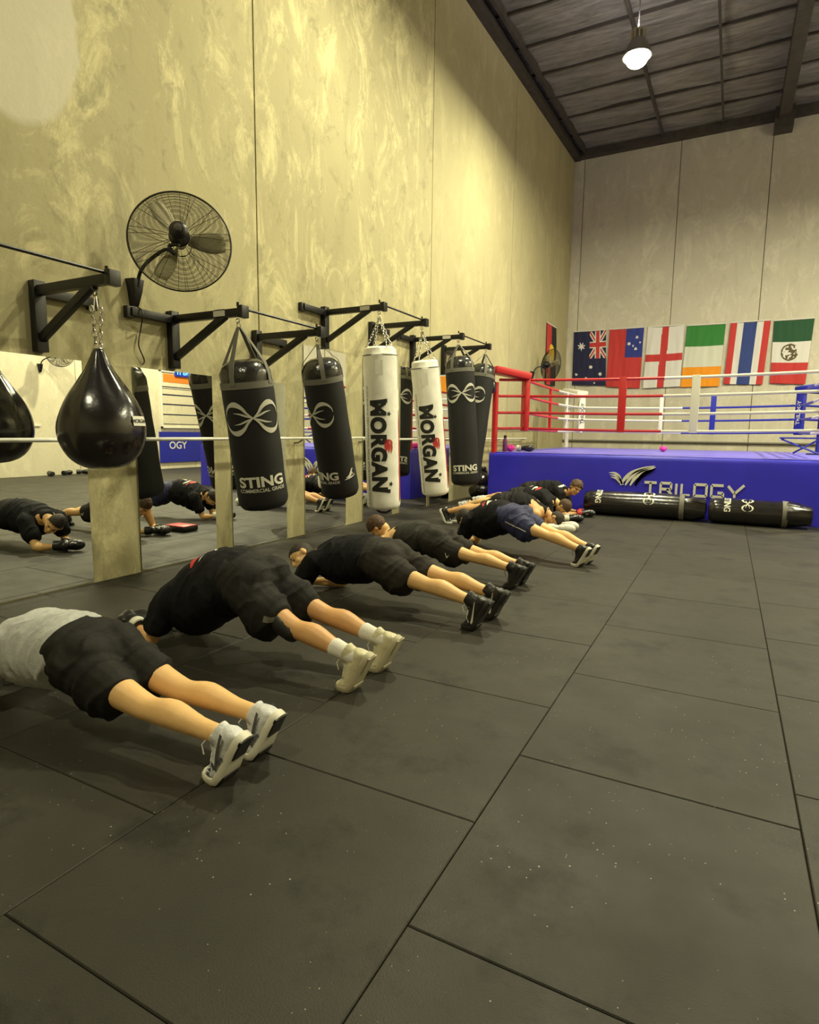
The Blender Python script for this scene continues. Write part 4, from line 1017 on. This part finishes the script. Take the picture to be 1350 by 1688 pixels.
# ------------------------------------------------------------------ people in plank
def ortho(c, f):
    c = Vector(c).normalized(); f = Vector(f); f = (f - c*f.dot(c)).normalized(); s_ = f.cross(c); return c, f, s_
def wrinkle(amp, sc_, d, seed=0):
    """cloth folds running across direction d"""
    d = Vector(d).normalized()
    def fn(c, n_):
        al = c.dot(d); q = c - d*al
        p = Vector((q.x*sc_*.5+seed, q.y*sc_*.5, q.z*sc_*.5)) + d*al*sc_*1.4
        p += Vector((noise.noise(c*5), noise.noise(c*5+Vector((9,0,0))), 0))*.35
        v = 1 - abs(noise.noise(p))*2
        return amp*(v**2 - .4) + amp*.5*noise.noise(c*4)
    return fn
def person(label, T, ang, S=1.0, zH=.38, zW=.40, zC=.36, zS=.33, zK=.27, fat=1.0, vf=(.10, -.10), ufoot=(0, 0), uE=(1.42, 1.42), vE=(.22, -.22), hand=((1.72, .07), (1.72, -.05)),
           head=(1.58, 0, .34), crown=(.8, 0, .1), face=(.1, 0, -1), skin='skin', hair='hair_d', top='tee', sleeve='short', bottom='short', leglen=.62, shoe='shoe_w', sole='sole_w', lace='print',
           socks=None, gl=('glove', 'glove'), glove_on=True, kneecover=None, shirt_bag=.0, hairlen=1.0, prints=(), seed=0, side_prints=(), shoe_extra=None, ht_=.0, foot_lean=62, uk=.0, short_w=1.0, glove_scale=1.0):
    d = Vector((math.cos(ang), math.sin(ang), 0)); l = Vector((-math.sin(ang), math.cos(ang), 0))
    if l.y < 0: l = -l
    root = thing('person', label, 'person', (T[0], T[1], 0), 'people holding a plank')
    def P(u, v, z): return d*(u*S) + l*(v*S) + Vector((0, 0, z*S))
    UP = Vector((0,0,1))
    feet = []; th = math.radians(foot_lean)
    def foot_frame(u0, v0):
        def path(s):     # 0 at the ball of the foot, negative to the toes, positive to the heel
            R_ = .05
            if s < -R_*th/2: x, z, a = -(s+R_*th/2) + math.tan(th/2)*R_ , 0, 0
            elif s > R_*th/2:
                k = s - R_*th/2 + math.tan(th/2)*R_; x, z, a = -math.cos(th)*k, math.sin(th)*k, th
            else:
                a = (s/R_ + th/2); x, z = math.tan(th/2)*R_ - R_*math.sin(a), R_*(1-math.cos(a))
            return x, z, a
        def at(s, h, w_=0):
            x, z, a = path(s); x += math.sin(a)*h; z += math.cos(a)*h
            return P(u0, v0, 0) + (d*x + UP*z + l*w_)*S
        return path, at
    body = MB(); shorts = MB(); shirt = MB(); shoe_objs = []
    uH, uW, uC, uS = .90+uk, 1.10+uk, 1.30+uk, 1.40+uk
    A = []
    for q in range(2):
        sg = 1 if q == 0 else -1
        path, at = foot_frame(ufoot[q], vf[q])
        ank = at(.155, .085); A.append((path, at, ank, sg))
        kn = P(.45+ufoot[q]*.5+uk*.5, vf[q]*.95, zK); hp = P(uH-.02, sg*.095, zH)
        # calf and thigh with the bulges of muscle on their upper side
        m1 = ank.lerp(kn, .30); m2 = ank.lerp(kn, .62)+UP*.012*S; m3 = ank.lerp(kn, .85)
        t1 = kn.lerp(hp, .3)-UP*.006*S; t2 = kn.lerp(hp, .65)
        f_ = S*(.6+.4*fat)
        ht = at(.17, .05)
        body.limb([at(.178, .050), ht, ank, m1, m2, m3, kn, t1, t2, hp], [.022*S, .030*S, .036*S, .041*f_, .058*f_, .051*f_, .054*f_, .066*f_, .082*f_, .092*f_])
        body.limb([at(.15, .05), at(.06, .045), at(-.03, .032)], [.026*S, .027*S, .020*S])
        body.ell(P(uH-.06, sg*.080, zH+.035), (.115*S*fat, .090*S*fat, .088*S*fat))
        e = kn.lerp(hp, 1-leglen)
        k_ = short_w
        shorts.limb([e-UP*.038*k_*S, e.lerp(hp, .25)-UP*.036*k_*S, e.lerp(hp, .6)-UP*.018*S, hp-UP*.005*S, P(uH+.04, sg*.07, zH)],
                    [(.104*f_*k_, .128*f_*k_), (.110*f_*k_, .130*f_*k_), (.116*f_, .128*f_), (.118*f_, .124*f_), (.10*f_, .12*f_)])
        shorts.ell(P(uH-.06, sg*.078, zH+.035), (.14*S*fat, .105*S*fat, .104*S*fat))
    # trunk: side vector l, up vector
    def sec(u, z, w_, h, v=0): return (P(u, v, z), w_*S*fat, h*S*fat, l, UP)
    body.loft([sec(uH-.05, zH, .165, .11), sec(uH+.05, zH+.01, .165, .12), sec(uW, zW, .142, .105), sec((uW+uC)/2, (zW+zC)/2, .158, .115), sec(uC, zC, .178, .118), sec(uS, zS+.01, .165, .088), sec(uS+.07, zS+.015, .075, .062)], 28)
    shorts.loft([sec(uH-.10, zH+.005, .172, .118), sec(uH-.02, zH+.01, .188, .142), sec(uH+.07, zH+.012, .184, .140), sec(uW-.05, zW, .170, .130)], 28)
    g = shirt_bag
    sl = [sec(uW-.08, (zW+zH)/2-g*.2, .200, .160+g*.2), sec(uW-.0, zW-g*.4, .192, .150+g*.4), sec((uW+uC)/2, (zW+zC)/2-g*.55, .190, .142+g*.55), sec(uC, zC-g*.6, .204, .140+g*.6), sec(uS, zS+.010-g*.3, .196, .108+g*.3)]
    if sleeve == 'tank': sl = sl[:-2] + [sec(uC-.02, zC-g*.4, .186, .134+g*.4), sec(uS-.01, zS+.014, .130, .100)]
    sl.append(sec(uS+.055, zS+.018, .085 if sleeve != 'tank' else .075, .070))
    shirt.loft(sl, 28)
    hands = []
    for q in range(2):
        sg = 1 if q == 0 else -1
        sh = P(uS-.01, sg*.17*fat, zS-.01); el = P(uE[q], vE[q], .046); wr = P(hand[q][0], hand[q][1], .052)
        body.ell(sh, (.068*S, .066*S, .066*S)); body.limb([P(uC, sg*.10, zC), sh], [.07*S, .062*S])
        body.limb([sh, sh.lerp(el, .35), sh.lerp(el, .75), el], [.058*S, .055*S, .043*S, .042*S])
        fdir = (wr-el).normalized(); w2 = wr - fdir*.10*S
        body.limb([el, el.lerp(w2, .3), el.lerp(w2, .8), w2, wr], [.040*S, .046*S, .032*S, .029*S, .030*S])
        if sleeve == 'short':
            shirt.ell(sh, (.088*S, .086*S, .086*S)); shirt.limb([P(uC, sg*.11, zC), sh, sh.lerp(el, .30), sh.lerp(el, .60)], [.09*S, .084*S, .084*S, (.086*S, .084*S)])
        # hand proper (palm, four curled fingers, thumb) sits inside the mitt
        sd = fdir.cross(UP).normalized()*sg
        body.ell(wr+fdir*.045*S, (.042*S, .036*S, .02*S), (fdir, sd, UP))
        for k in range(4):
            b0 = wr+fdir*.08*S+sd*(.027-.018*k)*S; body.limb([b0, b0+fdir*.026*S+UP*.004, b0+fdir*.034*S-UP*.018*S, b0+fdir*.012*S-UP*.026*S], [.0085*S, .0082*S, .0078*S, .007*S], 8)
        body.limb([wr+fdir*.03*S-sd*.03*S, wr+fdir*.06*S-sd*.045*S, wr+fdir*.085*S-sd*.036*S], [.011*S, .0095*S, .0085*S], 8)
        hands.append((wr, fdir, sg))
    # head and neck
    c, f, s_ = ortho(d*crown[0] + l*crown[1] + UP*crown[2], d*face[0] + l*face[1] + UP*face[2])
    H = P(*head)
    body.limb([P(uS, 0, zS+.01), P(uS+.07, 0, zS+.015), H - c*.07*S - f*.015*S, H - c*.02*S - f*.02*S], [.065*S, .060*S, .056*S, .055*S])
    ax = (f, s_, c)
    body.ell(H+c*.022*S-f*.008*S, (.097*S, .077*S, .093*S), ax, 28, 18)
    body.ell(H+f*.022*S-c*.035*S, (.072*S, .064*S, .080*S), ax); body.ell(H+f*.060*S-c*.085*S, (.032*S, .034*S, .026*S), ax)
    body.ell(H+f*.078*S+c*.028*S, (.020*S, .052*S, .013*S), ax); body.limb([H+f*.086*S+c*.018*S, H+f*.104*S-c*.014*S, H+f*.096*S-c*.022*S], [.008*S, .0125*S, .014*S], 10)
    body.ell(H+f*.086*S-c*.048*S, (.014*S, .026*S, .007*S), ax, 12, 8); body.ell(H+f*.084*S-c*.060*S, (.014*S, .022*S, .007*S), ax, 12, 8)
    for e in (1, -1):
        body.ell(H+s_*e*.078*S-f*.012*S-c*.008*S, (.020*S, .012*S, .032*S), ax, 12, 8)
        body.ell(H+f*.060*S+s_*e*.040*S-c*.022*S, (.022*S, .02*S, .02*S), ax, 12, 8)
    b_o = fuse('body', body, M_[skin], root, .0078, 3)
    mb = MB()
    for e in (1, -1):
        mb.ell(H+f*.0815*S+s_*e*.031*S+c*.006*S, (.006*S, .012*S, .005*S), ax, 12, 8); mb.limb([H+f*.093*S+s_*e*.014*S+c*.026*S, H+f*.088*S+s_*e*.032*S+c*.032*S, H+f*.072*S+s_*e*.052*S+c*.026*S], [.004*S, .0045*S, .003*S], 8)
    mb.build('eyes_and_brows', M_['eye'], root)
    # hair cap closed round the skull, thinning to the nape
    hb = MB(); hb.ell(H+c*.022*S-f*.010*S, (.099*S, .079*S, .095*S), ax, 40, 28)
    c0 = H+c*.022*S-f*.010*S
    for i, v in enumerate(hb.v):
        r_v = v-c0; df = r_v.dot(f)/S; dc = r_v.dot(c)/S
        keep = (dc - df*.80 > -.030) if df > 0 else (dc > -.095)
        k = 1.0 + (.045 if hairlen < .8 else .13)*hairlen + .06*hairlen*noise.noise(v*38)
        if not keep: k = .86
        hb.v[i] = c0 + r_v*k
    hb.build('hair', M_[hair], root)
    # clothes
    sh_o = fuse('shorts', shorts, M_[bottom], root, .0092, 3, wrinkle(.015, 9, (d+UP*.4), seed+3))
    st_o = fuse('t_shirt' if sleeve == 'short' else 'tank_top', shirt, M_[top], root, .0092, 3, wrinkle(.011+.03*g, 10, (d*.9+l*.3), seed))
    # prints lie on the back of the shirt, dropped from above onto the cloth
    if prints:
        for part, tree in ((st_o, BVHTree.FromObject(st_o, bpy.context.evaluated_depsgraph_get())),):
            for shapes, mname, nm in prints:
                mbp = MB()
                for vs, fs in shapes:
                    out = []
                    for x, y in vs:
                        p = P(x, y, 0); hit = tree.ray_cast(Vector((p.x, p.y, 2)), Vector((0,0,-1)))
                        out.append((hit[0] + Vector((0,0,.004))) if hit[0] is not None else None)
                    fs = [f2 for f2 in fs if all(out[i] is not None for i in f2)]
                    mbp.add([o2 if o2 is not None else Vector((0,0,.3)) for o2 in out], fs)
                mbp.build(nm, M_[mname], part)
    if side_prints:   # marks on the near side of the shorts, laid against the cloth
        tree = BVHTree.FromObject(sh_o, bpy.context.evaluated_depsgraph_get())
        for pts, mname, nm in side_prints:
            vs2, fs2 = taper_stroke(pts, 6); out = []
            for x, y in vs2:
                p = P(x, 0, y); hit = tree.ray_cast(p - l*1.0, l); out.append(hit[0] - l*.004 if hit[0] is not None else p)
            MB().add(out, fs2).build(nm, M_[mname], sh_o)
    # shoes
    for path, at, ank, sg in A:
        secs = [(-.085, .022, .030), (-.065, .040, .046), (-.03, .049, .056), (.0, .052, .068), (.04, .049, .082), (.08, .043, .095), (.115, .040, .105), (.15, .039, .108), (.18, .038, .105), (.205, .034, .088), (.218, .022, .05)]
        up = MB(); vs = []; seg = 18
        for s, wd, h in secs:
            for k in range(seg):
                a = 2*PI*k/seg; ww = math.cos(a); hh = math.sin(a)
                ww = abs(ww)**.75*(1 if ww > 0 else -1); base = h*(.5+.5*hh)
                taper = 1 - .42*max(0, hh)**1.3
                vs.append(at(s, base+.012, wd*1.10*ww*taper))
        n_ = len(secs); fs = [(i*seg+k, i*seg+(k+1)%seg, (i+1)*seg+(k+1)%seg, (i+1)*seg+k) for i in range(n_-1) for k in range(seg)] + [tuple(range(seg)), tuple((n_-1)*seg+k for k in range(seg))]
        up.add(vs, fs)
        fsd = (at(.2, .1)-at(.1, .1)).normalized(); lat = (at(.1, .1, .01)-at(.1, .1)).normalized()
        up.loft([(at(.145, .06), .040*S, .058*S, lat, fsd), (at(.148, .10), .041*S, .052*S, lat, fsd), (at(.150, .124+ht_), .044*S, .053*S, lat, fsd)], 18, flat=True)
        tg = at(.095, .135); up.limb([at(.07, .09), at(.105, .12), at(.118, .150+ht_*.6)], [(.026*S, .010), (.026*S, .010), (.022*S, .008)], 10)
        so_ = fuse('shoe', up, M_[shoe], root, .0065, 2, lambda c_, n2: .0022*noise.noise(c_*40))
        sl_ = MB(); vs = []; prof2 = [(-.098, .012), (-.088, .034), (-.06, .047), (-.03, .054), (.0, .056), (.04, .052), (.08, .046), (.12, .043), (.16, .043), (.20, .040), (.222, .030), (.230, .012)]
        for s, wd in prof2:
            for hh, kw in ((-.002, .92*1.08), (-.002, -.99), (.010, -1.12), (.026, -1.09), (.030, -.95), (.030, .95), (.026, 1.09), (.010, 1.12)): vs.append(at(s, hh+.001, wd*kw))
        n_ = len(prof2); fs = [(i*8+k, i*8+(k+1)%8, (i+1)*8+(k+1)%8, (i+1)*8+k) for i in range(n_-1) for k in range(8)] + [tuple(range(8)), tuple((n_-1)*8+k for k in range(8))]
        sl_.add(vs, fs).build('sole', M_[sole], so_, angle=50)
        for a_, b_ in ((.13, .222), (-.07, .045)):   # outsole pads under the heel and forefoot
            ol = MB(); vs = []; K = 6
            for k in range(K+1):
                s = a_+(b_-a_)*k/K; wd = .040 if a_ > .1 else .048
                vs += [at(s, -.006, wd*.85), at(s, -.006, -wd*.85), at(s, .002, -wd), at(s, .002, wd)]
            ol.add(vs, [(i*4+k, i*4+(k+1)%4, (i+1)*4+(k+1)%4, (i+1)*4+k) for i in range(K) for k in range(4)] + [(0,1,2,3), tuple(K*4+k for k in range(4))])
            ol.build('outsole', M_['sole_k' if sole != 'sole_c' else 'sole_c'], so_)
        lc = MB()
        for k in range(5):
            s = .02+.022*k; h = .072+.0065*k+.02
            lc.tube([at(s, h-.014, -.026), at(s+.008, h, -.01), at(s+.008, h, .01), at(s, h-.014, .026)], .0033*S, 6)
        lc.tube([at(.125, .10+.012, .0), at(.13, .135, .022), at(.105, .145, .04), at(.08, .12, .045)], .0028*S, 6); lc.tube([at(.125, .10+.012, .0), at(.12, .14, -.02), at(.09, .14, -.042), at(.07, .11, -.05)], .0028*S, 6)
        lc.build('laces', M_[lace], so_)
        if shoe_extra == 'runner':
            mbx = MB()
            for e in (1, -1):
                for pts in ([(.20, .075), (.12, .06), (.05, .035)], [(.02, .065), (.06, .045), (.12, .03)], [(-.05, .04), (.0, .035), (.07, .06)]):
                    q = smooth2d(pts, 4); vv = []
                    for (s, h) in q: vv += [at(s, h+.010, e*.049), at(s, h-.004, e*.0515)]
                    mbx.add(vv, [(2*i, 2*i+1, 2*i+3, 2*i+2) for i in range(len(q)-1)])
            mbx.build('overlay', M_['grey_d'], so_)
        if shoe_extra == 'tick':
            mbx = MB()
            for e in (1, -1):
                q = smooth2d([(.175, .085, .004), (.10, .055, .010), (.045, .036, .016), (.03, .05, .012), (.045, .066, .004)], 5); vv = []
                for s, h, wd in q: vv += [at(s, h+wd/2, e*.0515), at(s, h-wd/2, e*.0515)]
                mbx.add(vv, [(2*i, 2*i+1, 2*i+3, 2*i+2) for i in range(len(q)-1)])
            mbx.build('tick_mark', M_['print'], so_)
        if socks:
            q_ = 0 if sg > 0 else 1; dirn = (P(.45+ufoot[q_]*.5+uk*.5, vf[q_]*.95, zK) - ank).normalized()
            sk = MB().limb([ank - dirn*.01*S, ank + dirn*.05*S, ank+dirn*.125*S], [.044*S, .043*S, .050*S], 20); sk.build('sock', M_[socks], root)
    if kneecover is not None:
        q = kneecover; kn = P(.45, vf[q]*.95, zK); hp = P(uH, (1 if q == 0 else -1)*.095, zH); a1 = kn + (kn-hp).normalized()*.07
        MB().limb([a1, kn, kn.lerp(hp, .35)], [.058*S, .064*S, .078*S]).build('knee_sleeve', M_['shoe_k'], root)
    if glove_on:
        for k, (wr, fd, sg) in enumerate(hands):
            glove(root, wr + fd*.055*S + UP*.012, fd, gl[0], gl[1], roll=0, scale=glove_scale)
    return root, P
def blob(x0, x1, y0, y1, n_=8):
    vs = [(x0+(x1-x0)*i/n_, y0+(y1-y0)*j/n_) for j in range(n_+1) for i in range(n_+1)]
    return vs, [(j*(n_+1)+i, j*(n_+1)+i+1, (j+1)*(n_+1)+i+1, (j+1)*(n_+1)+i) for j in range(n_) for i in range(n_)]
def lettering(s, size, cu, cv, flip=1, bold=.004):
    vs, fs = text_tris(s, size, bold, .03); return [(cu - y*flip, cv + x*flip) for x, y in vs], fs
BACKPRINT = lambda u, k=1: [([lettering('FIGHT', .10*k, u, 0)], 'print', 'shirt_print'), ([lettering('CLUB', .10*k, u-.11, .0)], 'print', 'shirt_print'), ([blob(u+.07, u+.12, -.11, .11)], 'redp', 'shirt_print')]
STREAKS = lambda u: [([taper_stroke([(u-.02, -.14, .012), (u+.03, -.05, .05), (u+.03, .05, .05), (u-.02, .14, .012)], 8)], 'redp', 'shirt_print'),
                     ([taper_stroke([(u-.07, -.13, .008), (u-.03, -.04, .04), (u-.035, .05, .028), (u-.07, .12, .01)], 8), taper_stroke([(u-.13, -.05, .01), (u-.10, .0, .024), (u-.12, .06, .01)], 8)], 'print', 'shirt_print')]

person('person planking nearest the camera in a grey top, black shorts and white running shoes', (3.225, 1.68), PI+.02, 1.0, zH=.315, zW=.325, zC=.325, zS=.31, zK=.20, vf=(.10, -.10), top='grey', bottom='short',
       shoe='shoe_w', sole='sole_w', lace='shoe_w', shoe_extra='runner', leglen=.56, shirt_bag=.07, hair='hair_b', seed=1, head=(1.58, -.02, .19), crown=(.75, 0, -.35), skin='skin')
person('person planking in black with white socks and cream shoes, black gloves on the mat', (3.208, 2.655), PI+.0, 1.02, uk=-.08, uE=(1.40, 1.42), hand=((1.66, .04), (1.72, -.10)), vE=(.14, -.22), zH=.43, zW=.44, zC=.37, zS=.29, zK=.27, vf=(.15, -.145), fat=1.12, top='tee', bottom='short',
       shoe='shoe_c', sole='sole_c', lace='shoe_c', socks='sock', leglen=.62, shirt_bag=.13, kneecover=1, ht_=.02, side_prints=[([(.47, .31, .03), (.52, .32, .035)], 'web', 'shorts_mark')], seed=2, prints=STREAKS(1.17), head=(1.48, .02, .22), crown=(.6, 0, -.5), gl=('glove', 'print'), skin='skin2', short_w=1.12)
person('person planking in black with head turned to the camera and white ticks on black shoes', (3.41, 3.88), PI-.09, 1.06, uk=-.06, zH=.335, zW=.335, zC=.325, zS=.30, zK=.245, vf=(.14, -.13), top='tee', bottom='short2',
       shoe='shoe_k', sole='sole_k', lace='print', shoe_extra='tick', leglen=.64, shirt_bag=.06, fat=1.06, ht_=.035, seed=3, uE=(1.38, 1.52), head=(1.59, -.05, .275), crown=(.80, -.05, .45), face=(.25, -.85, -.55), skin='skin', hairlen=.5, hand=((1.66, .0), (1.74, -.08)), gl=('glove', 'shoe_k'))
person('person with brown hair planking in a dark tank top and black shoes', (3.29, 5.02), PI-.12, .98, zH=.325, zW=.345, zC=.33, zS=.29, zK=.235, vf=(.10, -.08), top='tank', sleeve='tank', bottom='short2', uE=(1.46, 1.46),
       shoe='shoe_k', sole='sole_k', lace='shoe_k', leglen=.64, ht_=.03, shirt_bag=.05, seed=4, side_prints=[([(.62, .24, .006), (.64, .22, .012), (.66, .26, .004)], 'print', 'shorts_mark')], head=(1.57, -.04, .40), crown=(.85, -.25, .30), face=(.3, .1, -1), hair='hair_b', skin='skin')
person('person planking in a black tee and navy shorts with a white stripe', (3.62, 6.22), PI-.28, 1.0, uE=(1.50, 1.50), vE=(.13, -.16), hand=((1.75, .05), (1.75, -.08)), zH=.40, zW=.42, zC=.39, zS=.34, zK=.285, vf=(.09, -.09), fat=1.10, top='tee', bottom='navy', shoe='shoe_k', sole='sole_w', lace='shoe_k',
       leglen=.56, shirt_bag=.10, side_prints=[([(.60, .30, .008), (.72, .34, .010), (.86, .385, .008)], 'print', 'side_stripe')], seed=5, prints=STREAKS(1.24), head=(1.58, 0, .32), skin='skin', gl=('glove', 'print'))
person('person facing right in a black sleeveless top and white gloves, head bowed', (1.17, 8.25), .03, 1.0, zH=.34, zW=.35, zC=.31, zS=.25, zK=.25, top='tee', sleeve='tank', bottom='short', shoe='shoe_k', sole='sole_w', lace='shoe_k',
       leglen=.62, seed=6, fat=1.18, shirt_bag=.05, head=(1.61, -.03, .18), crown=(.92, 0, -.18), face=(-.1, -.3, -1), hair='hair_d', skin='skin2', gl=('glovew', 'glovew'), hairlen=.6, uE=(1.40, 1.36), hand=((1.68, .16), (1.68, -.16)), glove_scale=1.15)
person('person facing right between two others, black top with a red and white back print', (1.05, 9.25), .03, 1.0, zH=.35, zW=.38, zC=.36, zS=.29, zK=.26, top='tee', bottom='short', shoe='shoe_w', sole='sole_w', lace='print',
       leglen=.55, seed=7, prints=STREAKS(1.2), head=(1.60, 0, .24), crown=(.8, 0, -.1), hair='hair_b', skin='skin', gl=('glove', 'print'))
person('person farthest away with tousled brown hair, facing right before the ring skirt', (1.0, 10.02), .0, 1.05, zH=.37, zW=.40, zC=.41, zS=.36, zK=.26, top='tee', bottom='short', shoe='shoe_w', sole='sole_w', lace='print',
       leglen=.5, shirt_bag=.06, seed=8, prints=[([taper_stroke([(1.36, -.17, .02), (1.40, -.05, .03), (1.40, .05, .03), (1.36, .17, .02)], 8)], 'print', 'shirt_print')], head=(1.60, -.06, .46), crown=(.55, -.1, .75), face=(.5, -.65, -.5), hair='hair_b', hairlen=1.5, skin='skin2', gl=('glove', 'redp'), socks='sock')
# focus pad on the floor under the brown-haired person's forearms
t = thing('focus_pad', 'black padded shield with a red edge on the floor beneath a bowed head', 'pad', (1.62, 5.62, 0))
MB().box((-.19, -.13, .0), (.19, .13, .075)).build('pad_body', M_['glove'], t, bevel=.03)
MB().box((-.18, -.12, .06), (.18, .12, .082)).build('pad_face', M_['red'], t, bevel=.015)
